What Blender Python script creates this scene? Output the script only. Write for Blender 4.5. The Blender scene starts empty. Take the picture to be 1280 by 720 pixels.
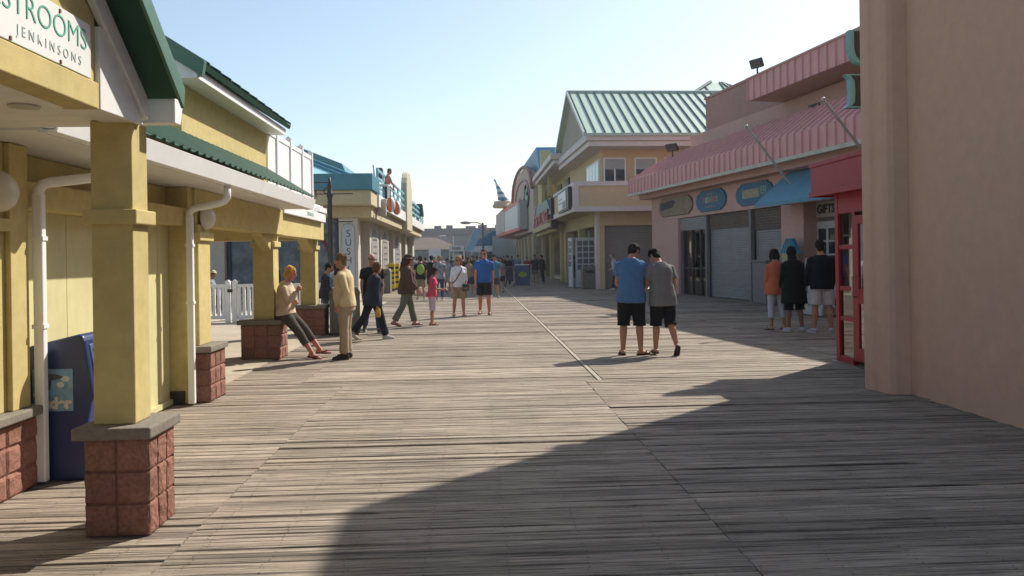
import bpy, bmesh, math, random
from math import sin, cos, pi, radians, sqrt, atan, atan2
from mathutils import Vector, Matrix, noise
random.seed(7)
scene = bpy.context.scene
COL = scene.collection

# ------------------------------------------------------------------ camera numbers (used to measure the photograph)
F, CH, ROLL = 1000.0, 1.55, 0.015
PSI = atan(48 / 1000)
def ray(px, py):
    u = px - 640; v = py - 322
    al = (u - ROLL * v) / F; dn = (v + ROLL * u) / F
    return Vector((al * cos(PSI) + sin(PSI), -al * sin(PSI) + cos(PSI), -dn))
def gnd(px, py, z=0.0):
    r = ray(px, py); t = (z - CH) / r.z
    return Vector((r.x * t, r.y * t, z))
def atY(px, py, Y):
    r = ray(px, py); t = Y / r.y
    return Vector((r.x * t, Y, CH + r.z * t))
def atX(px, py, X):
    r = ray(px, py); t = X / r.x
    return Vector((X, r.y * t, CH + r.z * t))

# ------------------------------------------------------------------ materials
MATS = {}
def _n(nt, t, **kw):
    n = nt.nodes.new(t)
    for k, v in kw.items():
        if k in n.inputs: n.inputs[k].default_value = v
        else: setattr(n, k, v)
    return n
def mat(name, color, rough=0.7, var=0.12, scale=6.0, bump=0.0, bscale=60.0, metallic=0.0, dirt=0.0, dscale=0.8,
        stretch=(1, 1, 1), spec=0.5, tone=0.0, dirtcol=None, bdist=0.01):
    if name in MATS: return MATS[name]
    m = bpy.data.materials.new(name); m.use_nodes = True
    nt = m.node_tree; p = nt.nodes['Principled BSDF']
    p.inputs['Roughness'].default_value = rough; p.inputs['Metallic'].default_value = metallic
    p.inputs['Specular IOR Level'].default_value = spec
    tc = _n(nt, 'ShaderNodeTexCoord'); mp = _n(nt, 'ShaderNodeMapping'); mp.inputs['Scale'].default_value = stretch
    nt.links.new(tc.outputs['Object'], mp.inputs['Vector'])
    no = _n(nt, 'ShaderNodeTexNoise', Scale=scale, Detail=5.0, Roughness=0.6)
    nt.links.new(mp.outputs[0], no.inputs['Vector'])
    r = _n(nt, 'ShaderNodeMapRange'); r.inputs['From Min'].default_value = 0.25; r.inputs['From Max'].default_value = 0.75
    r.inputs['To Min'].default_value = 1 - var; r.inputs['To Max'].default_value = 1 + var
    nt.links.new(no.outputs['Fac'], r.inputs['Value'])
    val = r.outputs[0]
    if tone:
        at = _n(nt, 'ShaderNodeAttribute', attribute_name='tone')
        r2 = _n(nt, 'ShaderNodeMapRange'); r2.inputs['To Min'].default_value = 1 - tone; r2.inputs['To Max'].default_value = 1 + tone
        nt.links.new(at.outputs['Fac'], r2.inputs['Value'])
        mu = _n(nt, 'ShaderNodeMath', operation='MULTIPLY'); nt.links.new(val, mu.inputs[0]); nt.links.new(r2.outputs[0], mu.inputs[1]); val = mu.outputs[0]
    vm = _n(nt, 'ShaderNodeVectorMath', operation='SCALE'); vm.inputs[0].default_value = color[:3]
    nt.links.new(val, vm.inputs['Scale'])
    out = vm.outputs[0]
    if dirt:
        n2 = _n(nt, 'ShaderNodeTexNoise', Scale=dscale, Detail=8.0, Roughness=0.7)
        nt.links.new(tc.outputs['Object'], n2.inputs['Vector'])
        r3 = _n(nt, 'ShaderNodeMapRange'); r3.inputs['From Min'].default_value = 0.45; r3.inputs['From Max'].default_value = 0.8
        r3.inputs['To Max'].default_value = dirt
        nt.links.new(n2.outputs['Fac'], r3.inputs['Value'])
        mx = _n(nt, 'ShaderNodeMix', data_type='RGBA')
        mx.inputs['B'].default_value = (*(dirtcol or tuple(c * 0.35 for c in color[:3])), 1)
        nt.links.new(r3.outputs[0], mx.inputs['Factor']); nt.links.new(out, mx.inputs['A'])
        for i in mx.inputs:
            if i.name == 'A' and i.type == 'RGBA': nt.links.new(out, i)
            if i.name == 'B' and i.type == 'RGBA': i.default_value = (*(dirtcol or tuple(c * 0.35 for c in color[:3])), 1)
        out = [o for o in mx.outputs if o.type == 'RGBA'][0]
    nt.links.new(out, p.inputs['Base Color'])
    if bump:
        n3 = _n(nt, 'ShaderNodeTexNoise', Scale=bscale, Detail=4.0)
        nt.links.new(mp.outputs[0], n3.inputs['Vector'])
        b = _n(nt, 'ShaderNodeBump', Strength=bump, Distance=bdist)
        nt.links.new(n3.outputs['Fac'], b.inputs['Height']); nt.links.new(b.outputs[0], p.inputs['Normal'])
    MATS[name] = m
    return m
def srgb(r, g, b):
    f = lambda c: ((c / 255 + 0.055) / 1.055) ** 2.4 if c > 10 else c / 255 / 12.92
    return (f(r), f(g), f(b))
def cloth(c):
    k = 'cloth_%d_%d_%d' % tuple(int(x * 999) for x in c)
    return mat(k, c, 0.9, 0.12, 9, bump=0.15, bscale=120, spec=0.2, bdist=0.004)
def glass_mat(name, tint=(0.8, 0.85, 0.85), refl=0.25):
    if name in MATS: return MATS[name]
    m = bpy.data.materials.new(name); m.use_nodes = True; nt = m.node_tree
    nt.nodes.remove(nt.nodes['Principled BSDF'])
    o = nt.nodes['Material Output']
    tr = _n(nt, 'ShaderNodeBsdfTransparent'); tr.inputs[0].default_value = (*tint, 1)
    gl = _n(nt, 'ShaderNodeBsdfGlossy'); gl.inputs['Roughness'].default_value = 0.02
    fr = _n(nt, 'ShaderNodeFresnel'); fr.inputs[0].default_value = 1.5
    ad = _n(nt, 'ShaderNodeMath', operation='MULTIPLY_ADD'); ad.inputs[1].default_value = 1.0; ad.inputs[2].default_value = refl; ad.use_clamp = True
    nt.links.new(fr.outputs[0], ad.inputs[0])
    mx = _n(nt, 'ShaderNodeMixShader'); nt.links.new(ad.outputs[0], mx.inputs[0]); nt.links.new(tr.outputs[0], mx.inputs[1]); nt.links.new(gl.outputs[0], mx.inputs[2])
    nt.links.new(mx.outputs[0], o.inputs['Surface'])
    MATS[name] = m
    return m

# ------------------------------------------------------------------ mesh builder
WL = {}
class MB:
    def __init__(self): self.v = []; self.f = []; self.t = {}
    def add(self, vs, fs, tone=None):
        o = len(self.v); self.v += [tuple(x) for x in vs]
        for f in fs:
            if tone is not None: self.t[len(self.f)] = tone
            self.f.append([i + o for i in f])
        return self
    def box(self, x0, x1, y0, y1, z0, z1, tone=None):
        return self.add([(x0,y0,z0),(x1,y0,z0),(x1,y1,z0),(x0,y1,z0),(x0,y0,z1),(x1,y0,z1),(x1,y1,z1),(x0,y1,z1)],
                        [(3,2,1,0),(4,5,6,7),(0,1,5,4),(1,2,6,5),(2,3,7,6),(3,0,4,7)], tone)
    def prism(self, poly, axis, a, b):
        """poly in the two axes left over, in order (x,y,z without axis); extruded from a to b"""
        def P(p, c): return {'x': (c, p[0], p[1]), 'y': (p[0], c, p[1]), 'z': (p[0], p[1], c)}[axis]
        n = len(poly); vs = [P(p, a) for p in poly] + [P(p, b) for p in poly]
        fs = [tuple(range(n))[::-1], tuple(range(n, 2 * n))] + [(i, (i + 1) % n, n + (i + 1) % n, n + i) for i in range(n)]
        return self.add(vs, fs)
    def quad(self, a, b, c, d): return self.add([a, b, c, d], [(0, 1, 2, 3)])
    def ring_loft(self, rings, cap=True):
        n = len(rings[0]); vs = [p for r in rings for p in r]; fs = []
        for k in range(len(rings) - 1):
            for i in range(n):
                j = (i + 1) % n
                fs.append((k * n + i, k * n + j, (k + 1) * n + j, (k + 1) * n + i))
        if cap:
            fs.append(tuple(range(n))[::-1]); fs.append(tuple(range((len(rings) - 1) * n, len(rings) * n)))
        return self.add(vs, fs)
    def tube(self, pts, rads, n=10, round_ends=False):
        pts = [Vector(p) for p in pts]
        if not hasattr(rads, '__len__'): rads = [rads] * len(pts)
        rads = list(rads)
        if round_ends:
            d0 = (pts[0] - pts[1]).normalized(); d1 = (pts[-1] - pts[-2]).normalized()
            a, b = rads[0], rads[-1]
            pts = [pts[0] + d0 * a * .9, pts[0] + d0 * a * .6] + pts + [pts[-1] + d1 * b * .6, pts[-1] + d1 * b * .9]
            rads = [a * .35, a * .8] + rads + [b * .8, b * .35]
        rings = []; up = None
        for k, p in enumerate(pts):
            d = (pts[min(k + 1, len(pts) - 1)] - pts[max(k - 1, 0)]).normalized()
            if up is None: up = Vector((0, 0, 1)) if abs(d.z) < .9 else Vector((0, 1, 0))
            x = d.cross(up).normalized(); y = d.cross(x).normalized(); up = -y if False else x.cross(d).normalized()
            rings.append([p + x * cos(2 * pi * i / n) * rads[k] + up * sin(2 * pi * i / n) * rads[k] for i in range(n)])
        return self.ring_loft(rings)
    def ell(self, c, r, axes=None, nu=14, nv=9):
        c = Vector(c); ax = axes or (Vector((1,0,0)), Vector((0,1,0)), Vector((0,0,1)))
        rings = []
        for j in range(nv + 1):
            th = pi * (j + 0.02) / (nv + 0.04)
            rings.append([c + ax[0] * r[0] * sin(th) * cos(2*pi*i/nu) + ax[1] * r[1] * sin(th) * sin(2*pi*i/nu) - ax[2] * r[2] * cos(th) for i in range(nu)])
        return self.ring_loft(rings)
    def lathe(self, c, prof, n=20, axis='z'):
        rings = []
        for r, h in prof:
            ring = []
            for i in range(n):
                a = 2 * pi * i / n; u, w = r * cos(a), r * sin(a)
                q = {'z': (u, w, h), 'x': (h, u, w), 'y': (w, h, u)}[axis]
                ring.append(Vector(c) + Vector(q))
            rings.append(ring)
        return self.ring_loft(rings)
    def mesh(self, name):
        me = bpy.data.meshes.new(name); me.from_pydata([tuple(q) for q in self.v], [], [list(q) for q in self.f])
        bm = bmesh.new(); bm.from_mesh(me); bmesh.ops.recalc_face_normals(bm, faces=bm.faces); bm.to_mesh(me); bm.free()
        if self.t:
            at = me.attributes.new('tone', 'FLOAT', 'FACE')
            for i in range(len(self.f)): at.data[i].value = self.t.get(i, 0.5)
        return me
    def build(self, name, m, parent=None, bevel=0, smooth=False, segs=2):
        """coordinates are in the frame of the thing (its Empty)"""
        me = self.mesh(name)
        return link(name, me, m, parent, bevel, smooth, segs)
def link(name, me, m, parent=None, bevel=0, smooth=False, segs=2):
    o = bpy.data.objects.new(name, me); COL.objects.link(o)
    for x in (m if isinstance(m, (list, tuple)) else [m]): me.materials.append(x)
    if parent is not None: o.parent = parent
    if smooth:
        for p in me.polygons: p.use_smooth = True
    if bevel:
        b = o.modifiers.new('bevel', 'BEVEL'); b.width = bevel; b.segments = segs; b.limit_method = 'ANGLE'
    return o
def tag(o, label=None, cat=None, group=None, kind=None):
    if label: o['label'] = label
    if cat: o['category'] = cat
    if group: o['group'] = group
    if kind: o['kind'] = kind
    return o
def thing(name, label, cat, loc=(0, 0, 0), rz=0.0, group=None):
    o = bpy.data.objects.new(name, None); COL.objects.link(o)
    o.location = loc; o.rotation_euler = (0, 0, rz); o.empty_display_size = 0.2
    return tag(o, label, cat, group)
class W(MB):
    """world-coordinate builder: build() subtracts the thing's location"""
    def build(self, name, m, parent=None, **kw):
        if parent is not None:
            r = parent
            while r.parent is not None: r = r.parent
            L = r.location; a = -r.rotation_euler.z
            c, s = cos(a), sin(a)
            nv = []
            for (x, y, z) in self.v:
                x -= L.x; y -= L.y
                nv.append((c * x - s * y, s * x + c * y, z - L.z))
            self.v = nv
        return MB.build(self, name, m, parent, **kw)
def text(s, size, m, parent, origin, xdir, updir=(0, 0, 1), depth=0.004, name='lettering', sx=1.0, align='CENTER', world=True, bold=0.0, spacing=1.0):
    cu = bpy.data.curves.new('txt', 'FONT'); cu.body = s; cu.size = size; cu.align_x = align; cu.align_y = 'CENTER'
    cu.extrude = depth; cu.offset = bold; cu.space_character = spacing; cu.resolution_u = 4
    ob = bpy.data.objects.new('txt', cu)
    me = bpy.data.meshes.new_from_object(ob)
    bpy.data.objects.remove(ob); bpy.data.curves.remove(cu)
    xd = Vector(xdir).normalized(); ud = Vector(updir).normalized(); nd = xd.cross(ud); o = Vector(origin)
    L = Vector((0, 0, 0)); a = 0
    if world and parent is not None:
        r = parent
        while r.parent is not None: r = r.parent
        L = r.location; a = -r.rotation_euler.z
    R = Matrix.Rotation(a, 3, 'Z')
    for v in me.vertices:
        v.co = R @ (o + xd * v.co.x * sx + ud * v.co.y + nd * v.co.z - L)
    me.materials.clear()
    return link(name, me, m, parent)
def copy_tree(o, parent=None):
    c = o.copy(); COL.objects.link(c)
    if parent is not None: c.parent = parent
    for ch in list(o.children): copy_tree(ch, c)
    return c

# palette (albedo, not lit colour)
YEL = mat('yellow_stucco', (0.55, 0.452, 0.20), 0.9, 0.12, 10, bump=0.3, bscale=230, dirt=0.25, dscale=1.1, spec=0.2)
YELP = mat('yellow_painted_panel', (0.60, 0.545, 0.28), 0.75, 0.06, 8, bump=0.12, bscale=40, dirt=0.3, dscale=1.6, stretch=(1, 1, .3))
WHITE = mat('white_painted_trim', (0.74, 0.73, 0.70), 0.5, 0.05, 5, dirt=0.18, dscale=1.3)
WHITE2 = mat('white_vinyl', (0.78, 0.78, 0.77), 0.45, 0.04, 5, dirt=0.08)
GREEN = mat('green_metal_roof', (0.014, 0.068, 0.036), 0.6, 0.2, 4, dirt=0.25, dscale=2.0, dirtcol=(0.045, 0.085, 0.055), spec=0.3)
GREENL = mat('green_metal_trim', (0.06, 0.15, 0.095), 0.42, 0.12, 5, dirt=0.3, dscale=3)
BLOCK = mat('split_face_block', (0.25, 0.125, 0.092), 0.92, 0.34, 45, bump=0.6, bscale=110, tone=0.16, spec=0.2)
CAP = mat('cast_stone_cap', (0.20, 0.172, 0.14), 0.9, 0.2, 30, bump=0.4, bscale=90, dirt=0.4, dscale=5)
SEAL = mat('dark_metal', (0.025, 0.026, 0.028), 0.5, 0.2, 8)
BLACK = mat('black_paint', (0.012, 0.012, 0.014), 0.5, 0.2, 8)
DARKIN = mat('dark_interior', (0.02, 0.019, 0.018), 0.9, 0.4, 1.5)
# ------------------------------------------------------------------ camera, sky, sun
cam_d = bpy.data.cameras.new('camera'); cam = bpy.data.objects.new('camera', cam_d); COL.objects.link(cam)
cam.location = (0, 0, CH); cam.rotation_euler = (pi / 2, ROLL, -PSI)
cam_d.sensor_width = 36; cam_d.lens = 36 * F / 1280; cam_d.shift_y = -38 / 1280
cam_d.clip_end = 3000; cam_d.clip_start = 0.05
scene.camera = cam
SUN_EL, SUN_AZ = radians(42.5), radians(46)      # azimuth clockwise from +Y
w = bpy.data.worlds.new('World'); scene.world = w; w.use_nodes = True
nt = w.node_tree; bg = nt.nodes['Background']
sk = nt.nodes.new('ShaderNodeTexSky'); sk.sky_type = 'NISHITA'; sk.sun_disc = False
sk.sun_elevation = SUN_EL; sk.sun_rotation = SUN_AZ; sk.air_density = 1.0; sk.dust_density = 1.0; sk.ozone_density = 1.2
hs_ = nt.nodes.new('ShaderNodeHueSaturation'); hs_.inputs['Hue'].default_value = 0.492; hs_.inputs['Saturation'].default_value = 0.84; hs_.inputs['Value'].default_value = 1.06
nt.links.new(sk.outputs[0], hs_.inputs['Color']); nt.links.new(hs_.outputs[0], bg.inputs[0]); bg.inputs[1].default_value = 0.10
sd = bpy.data.lights.new('sun', 'SUN'); sd.energy = 4.0; sd.angle = radians(0.53); sd.color = (1.0, 0.935, 0.83)
so = bpy.data.objects.new('sun', sd); COL.objects.link(so)
sdir = Vector((sin(SUN_AZ) * cos(SUN_EL), cos(SUN_AZ) * cos(SUN_EL), sin(SUN_EL)))
so.rotation_euler = sdir.to_track_quat('Z', 'Y').to_euler(); so.location = (30, 30, 40)
scene.view_settings.view_transform = 'Standard'; scene.view_settings.look = 'None'
scene.view_settings.exposure = 0.7; scene.view_settings.gamma = 1.0

# ------------------------------------------------------------------ ground, boardwalk, pavement
g = MB(); g.quad((-1500, -400, -0.16), (1500, -400, -0.16), (1500, 2500, -0.16), (-1500, 2500, -0.16))
sand = mat('dark_sand', (0.16, 0.13, 0.10), 0.95, 0.3, 0.7)
tag(g.build('ground', sand), kind='structure')

def deck_mat():
    m = bpy.data.materials.new('weathered_deck_boards'); m.use_nodes = True; nt = m.node_tree; p = nt.nodes['Principled BSDF']
    tc = _n(nt, 'ShaderNodeTexCoord')
    def nz(scale, stretch, detail=6, rough=0.65):
        mp = _n(nt, 'ShaderNodeMapping'); mp.inputs['Scale'].default_value = stretch
        nt.links.new(tc.outputs['Object'], mp.inputs[0])
        n = _n(nt, 'ShaderNodeTexNoise', Scale=scale, Detail=float(detail), Roughness=rough)
        nt.links.new(mp.outputs[0], n.inputs['Vector']); return n.outputs['Fac']
    def rng(v, a, b, c, d):
        r = _n(nt, 'ShaderNodeMapRange'); r.inputs['From Min'].default_value = a; r.inputs['From Max'].default_value = b
        r.inputs['To Min'].default_value = c; r.inputs['To Max'].default_value = d; nt.links.new(v, r.inputs['Value']); return r.outputs[0]
    def mul(a, b, op='MULTIPLY'):
        x = _n(nt, 'ShaderNodeMath', operation=op); nt.links.new(a, x.inputs[0])
        if isinstance(b, float): x.inputs[1].default_value = b
        else: nt.links.new(b, x.inputs[1])
        return x.outputs[0]
    at = _n(nt, 'ShaderNodeAttribute', attribute_name='tone')
    tone = rng(at.outputs['Fac'], 0, 1, 0.66, 1.22)
    grain = nz(1.0, (3.5, 110, 20), 8, 0.75)
    streak = nz(1.0, (1.6, 34, 5), 7, 0.68)
    blot = nz(0.9, (1, 1.6, 1), 6, 0.65)
    crack = nz(1.0, (1.8, 90, 20), 5, 0.6)
    v = mul(tone, rng(grain, 0.3, 0.7, 0.64, 1.3))
    v = mul(v, rng(streak, 0.32, 0.68, 0.56, 1.44))
    v = mul(v, rng(blot, 0.3, 0.7, 0.86, 1.12))
    v = mul(v, rng(crack, 0.36, 0.44, 0.36, 1.0))
    speck = nz(1.0, (22, 60, 20), 4, 0.6)
    v = mul(v, rng(speck, 0.30, 0.42, 0.72, 1.0))
    line = nz(1.0, (0.55, 30, 9), 5, 0.62)
    v = mul(v, rng(line, 0.39, 0.46, 0.34, 1.0))
    ramp = _n(nt, 'ShaderNodeValToRGB')
    e = ramp.color_ramp.elements
    e[0].position = 0.0; e[0].color = (0.33, 0.262, 0.195, 1)
    e[1].position = 1.0; e[1].color = (0.32, 0.268, 0.212, 1)
    nt.links.new(blot, ramp.inputs[0])
    vm = _n(nt, 'ShaderNodeVectorMath', operation='SCALE')
    nt.links.new(ramp.outputs[0], vm.inputs[0]); nt.links.new(v, vm.inputs['Scale'])
    nt.links.new(vm.outputs[0], p.inputs['Base Color'])
    p.inputs['Roughness'].default_value = 0.82; p.inputs['Specular IOR Level'].default_value = 0.3
    b = _n(nt, 'ShaderNodeBump', Strength=0.6, Distance=0.006)
    hs = mul(grain, rng(crack, 0.3, 0.42, 0.0, 1.0), 'ADD')
    nt.links.new(hs, b.inputs['Height']); nt.links.new(b.outputs[0], p.inputs['Normal'])
    return m
DECK = deck_mat()
d = MB(); rd = random.Random(3)
def board(x0, x1, y, wd, tone, zt, tilt):
    h = 0.005
    za, zb = zt - tilt, zt + tilt; y += 0.0
    prof = [(y, -0.05), (y, za - h), (y + h, za), (y + wd - h, zb), (y + wd, zb - h), (y + wd, -0.05)]
    n = 5; vs = []
    for i in range(n + 1):
        x = x0 + (x1 - x0) * i / n; wob = 0.0022 * noise.noise((x * .7, y * 9.1, 1.3)); wy = 0.003 * noise.noise((x * .5, y * 7.3, 9.3))
        vs += [(x, py + wy, pz + (wob if k in (1, 2, 3, 4) else 0)) for k, (py, pz) in enumerate(prof)]
    fs = []
    for i in range(n):
        for k in range(5): fs.append((i * 6 + k, i * 6 + k + 1, (i + 1) * 6 + k + 1, (i + 1) * 6 + k))
    fs += [tuple(range(6))[::-1], tuple(range(n * 6, n * 6 + 6))]
    d.add(vs, fs, tone)
SECS_NEAR = [(-9.5, -5.4), (-5.4, -1.63), (-1.63, 1.37), (1.37, 5.6), (5.6, 9.8), (9.8, 14)]
SECS_FAR = [(-13, -9), (-9, -6.1), (-6.1, -2.2), (-2.2, 1.52), (1.60, 5.4), (5.4, 9.3), (9.3, 13)]
for si, (xa, xb) in enumerate(SECS_NEAR):
    y = -1.5 + rd.random() * .05
    while y < 9.9:
        wd = rd.choice([.094, .100, .104, .104, .110])
        gap = rd.choice([.003, .004, .005, .006, .007, .013])
        zt = rd.gauss(0, .0026)
        board(xa + .001 + rd.random() * .004, xb - .001 - rd.random() * .004, y, wd, min(1, max(0, rd.gauss(.5, .24))), zt, rd.gauss(0, .0018))
        y += wd + gap
for si, (xa, xb) in enumerate(SECS_FAR):
    y = 9.93
    while y < 66:
        pale = 10.35 < y < 11.2 and -3.4 < xa < 1.0
        wd = rd.choice([.10, .105, .11]); gap = rd.choice([.004, .006, .008, .012])
        t = min(1, max(0, rd.gauss(.5, .2)))
        if pale: t = 1.25 + .2 * rd.random()
        board(xa + .005, xb - .005, y, wd, t, rd.gauss(0, .0022), rd.gauss(0, .0018))
        y += wd + gap
deck = tag(d.build('boardwalk', DECK), kind='structure')
nl = MB(); rn = random.Random(9)
def nail(x, y):
    r = .0055; z = .0075
    nl.add([(x + r * cos(a), y + r * sin(a), z) for a in (0, 1.05, 2.1, 3.14, 4.19, 5.24)], [(0, 1, 2, 3, 4, 5)])
for i in range(33):
    for j in range(80):
        x = -6 + i * .41; y = 1.0 + j * .11
        for q in (0, .05): nail(x + rn.gauss(0, .012), y + q + rn.gauss(0, .012))
tag(nl.build('nail_heads', mat('rusty_nails', (.05, .035, .028), .7), deck), kind='stuff')
s_ = MB(); s_.box(1.535, 1.588, 9.95, 66, -0.05, 0.004)
tag(s_.build('path_strip', mat('pale_strip', (0.34, 0.285, 0.225), 0.85, 0.15, 12)), kind='structure')
pvm = mat('pale_pavement', (0.43, 0.36, 0.27), 0.9, 0.12, 3, bump=0.2, bscale=50, dirt=0.35, dscale=0.7)
p_ = MB()
for i in range(0, 22):
    ya = 9.2 + i * 0.93
    tn = random.random()
    p_.box(-9.4, -3.16, ya, ya + 0.922, -0.04, 0.012, tn)
pv = tag(p_.build('pavement', mat('pale_plank_pavement', (0.42, 0.355, 0.27), 0.88, 0.1, 4, bump=0.2, bscale=60, dirt=0.3, dscale=0.7, tone=0.1)), kind='structure')
r_ = MB(); r_.box(-40, 40, 66.01, 140, -0.06, 0.0)
tag(r_.build('road', mat('far_deck', (0.30, 0.26, 0.215), 0.9, 0.15, 0.6, stretch=(.3, 5, 1))), kind='structure')
# ------------------------------------------------------------------ yellow restroom building on the left
def masonry(mb, x0, x1, y0, y1, z0, z1, nx, ny, step=0.02, courses=3, amp=0.0075, sides='wens', seed=0):
    """split-face block courses: four displaced faces round a core"""
    mb.box(x0 + .024, x1 - .024, y0 + .024, y1 - .024, z0, z1 - .001, 0.0)
    ch = (z1 - z0) / courses
    rr = random.Random(seed)
    tones = {}
    for side in sides:
        along = (y1 - y0) if side in 'ew' else (x1 - x0)
        nb = ny if side in 'ew' else nx
        bl = along / nb
        nu = max(2, int(along / step)); nv = max(3, int((z1 - z0) / step))
        vs = []; fs = []; tn = []
        for j in range(nv + 1):
            zz = z0 + (z1 - z0) * j / nv
            c = min(courses - 1, int((zz - z0) / ch))
            for i in range(nu + 1):
                uu = along * i / nu
                b = min(nb - 1, int(uu / bl))
                du = min(uu - b * bl, (b + 1) * bl - uu); dv = min(zz - z0 - c * ch, z0 + (c + 1) * ch - zz)
                ed = min(du, dv)
                bul = max(0.0, min(1, ed / 0.026))
                q = noise.noise((uu * 14 + c * 7.7 + seed, zz * 14, b * 3.1 + ord(side))) + .6 * noise.noise((uu * 36, zz * 36 + seed, ord(side)))
                dd = (-0.013 if ed < max(.0065, step * .62) else -0.004 + 0.008 * bul ** .6 + amp * q * (0.5 + .5 * bul))
                if side == 'e': p = (x1 + dd, y0 + uu, zz)
                elif side == 'w': p = (x0 - dd, y0 + uu, zz)
                elif side == 's': p = (x0 + uu, y0 - dd, zz)
                else: p = (x0 + uu, y1 + dd, zz)
                vs.append(p)
        n = nu + 1
        o = len(mb.v); mb.v += vs
        for j in range(nv):
            c = min(courses - 1, int(((z1 - z0) * (j + .5) / nv) / ch))
            for i in range(nu):
                b = min(nb - 1, int((along * (i + .5) / nu) / bl))
                k = (side, c, b)
                if k not in tones: tones[k] = rr.random()
                mb.t[len(mb.f)] = tones[k]
                mb.f.append([o + j * n + i, o + j * n + i + 1, o + (j + 1) * n + i + 1, o + (j + 1) * n + i])

YB = thing('restroom_building', 'yellow stucco restroom building with red block piers and green metal roofs along the left', 'building', (-4.5, 9, 0))
def pier(mx, my, cx, cy, ztop, nx, ny, step, seed, band=(1.775, 1.86), bandout=.035, cap=.05):
    m = W(); masonry(m, mx[0], mx[1], my[0], my[1], 0.0, 0.555, nx, ny, step, seed=seed)
    base = m.build('masonry_base', BLOCK, YB)
    c = W()
    c.box(mx[0] - cap, mx[1] + cap * .6, my[0] - cap, my[1] + cap * .6, 0.556, 0.625)
    c.build('stone_cap', CAP, base, bevel=0.012)
    q = W(); q.box(cx[0], cx[1], cy[0], cy[1], 0.6255, ztop)
    col = q.build('pier_column', YEL, YB, bevel=0.008)
    b = W(); b.box(cx[0] - bandout, cx[1] + bandout, cy[0] - bandout, cy[1] + bandout, band[0], band[1])
    b.build('column_band', YEL, col, bevel=0.008)
pier((-2.22, -1.86), (4.64, 5.03), (-2.19, -1.955), (4.70, 4.92), 2.372, 2, 3, .007, 11)
pier((-2.22, -1.86), (2.20, 2.59), (-2.19, -1.955), (2.30, 2.52), 2.372, 2, 3, .02, 12)
pier((-3.62, -2.92), (8.97, 9.52), (-3.52, -3.045), (9.02, 9.42), 1.972, 3, 3, .02, 13, band=(1.79, 1.885))
pier((-3.66, -3.065), (12.72, 13.28), (-3.48, -3.16), (12.80, 13.14), 1.972, 3, 3, .022, 14)
pier((-3.70, -3.09), (16.62, 17.18), (-3.58, -3.27), (16.70, 17.02), 1.972, 3, 3, .03, 15)
# portico
m = W()
m.box(-2.09, -1.93, 2.30, 4.255, 2.352, 2.488)
m.build('portico_beam', YEL, YB, bevel=.006)
m = W(); m.prism([(2.45, 2.49), (4.255, 2.49), (4.255, 2.84), (3.6, 3.38), (2.95, 2.84)], 'x', -2.07, -1.95)
m.build('gable_wall', YEL, YB)
m = W()
m.prism([(4.258, 2.352), (4.80, 2.362), (4.33, 2.785), (4.258, 2.785)], 'x', -2.12, -1.925)
m.build('gable_return', WHITE, YB, bevel=.004)
m = W()
for sgn in (1, -1):
    c = 3.6
    p = [(c + sgn * 1.21, 2.39), (c + sgn * 1.21, 2.53), (c, 3.462), (c, 3.32)]
    m.prism(p, 'x', -1.945, -1.905)
m.build('rake_board', WHITE, YB, bevel=.004)
m = W()
m.prism([(4.90, 2.535), (4.92, 2.59), (3.6, 3.61), (2.28, 2.59), (2.30, 2.535), (3.6, 3.54)], 'x', -4.2, -1.745)
rf = m.build('portico_roof', GREEN, YB)
m = W()
m.prism([(4.90, 2.475), (4.925, 2.60), (3.6, 3.622), (2.275, 2.60), (2.30, 2.475), (3.6, 3.485)], 'x', -1.744, -1.725)
m.build('rake_trim', GREENL, YB, bevel=.004)
m = W()
for k in range(7):
    x = -1.95 - k * .33
    for sgn in (1, -1):
        m.prism([(3.6 + sgn * 1.31, 2.595), (3.6 + sgn * 1.31, 2.625), (3.6, 3.645), (3.6, 3.615)], 'x', x - .012, x + .012)
m.build('roof_seam', GREENL, rf)
m = W()
for k in range(13):
    y = 2.36 + k * .2
    m.box(-3.12, -2.095, y, min(y + .196, 4.94), 2.376, 2.39)
m.build('portico_soffit', WHITE, YB)
m = W(); L = gnd(30, 132, 2.375)
m.lathe((L.x, L.y, 2.366), [(.075, .0), (.075, .009), (.06, .009), (.055, .03), (.0, .035)], 20)
m.build('recessed_light', mat('lamp_trim', (.5, .49, .46), .3, .05, metallic=.6), YB, smooth=False)
m = W(); m.prism([(4.955, 2.40), (5.05, 2.40), (5.10, 2.55), (4.955, 2.55)], 'x', -3.1, -1.80)
m.build('portico_gutter', WHITE2, YB, bevel=.004)
# main wall with wainscot
m = W(); masonry(m, -3.45, -3.085, 1.6, 5.80, 0, .50, 3, 22, .02, seed=21, sides='esn')
b0 = m.build('wainscot', BLOCK, YB)
m = W(); m.box(-3.45, -3.035, 1.6, 5.85, .502, .565); m.build('wainscot_cap', CAP, b0, bevel=.012)
m = W()
m.box(-3.5, -3.14, 1.6, 5.74, .566, 2.374)
m.box(-3.14, -3.10, 5.52, 5.738, .566, 2.373)
m.box(-3.14, -3.095, 1.6, 5.518, 1.775, 1.86)
m.box(-3.9, -3.34, 5.742, 8.88, 0.012, 2.374)             # recess back
m.box(-3.5, -3.105, 8.88, 9.018, .012, 2.374)              # pilaster
m.box(-7.6, -3.55, 9.22, 9.40, .012, 2.374)
m.box(-7.6, -7.4, 9.4, 17.1, .012, 2.374)
m.build('wall', YEL, YB, bevel=.006)
m = W()
ys = [5.75, 6.22, 6.69, 7.16, 7.63, 8.10, 8.57, 8.875]
for a, b in zip(ys, ys[1:]): m.box(-3.338, -3.315, a, b - .008, .07, 1.948)
m.box(-3.338, -3.28, 5.75, 8.875, .012, .068)
m.build('wall_panel', YELP, YB)
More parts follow.
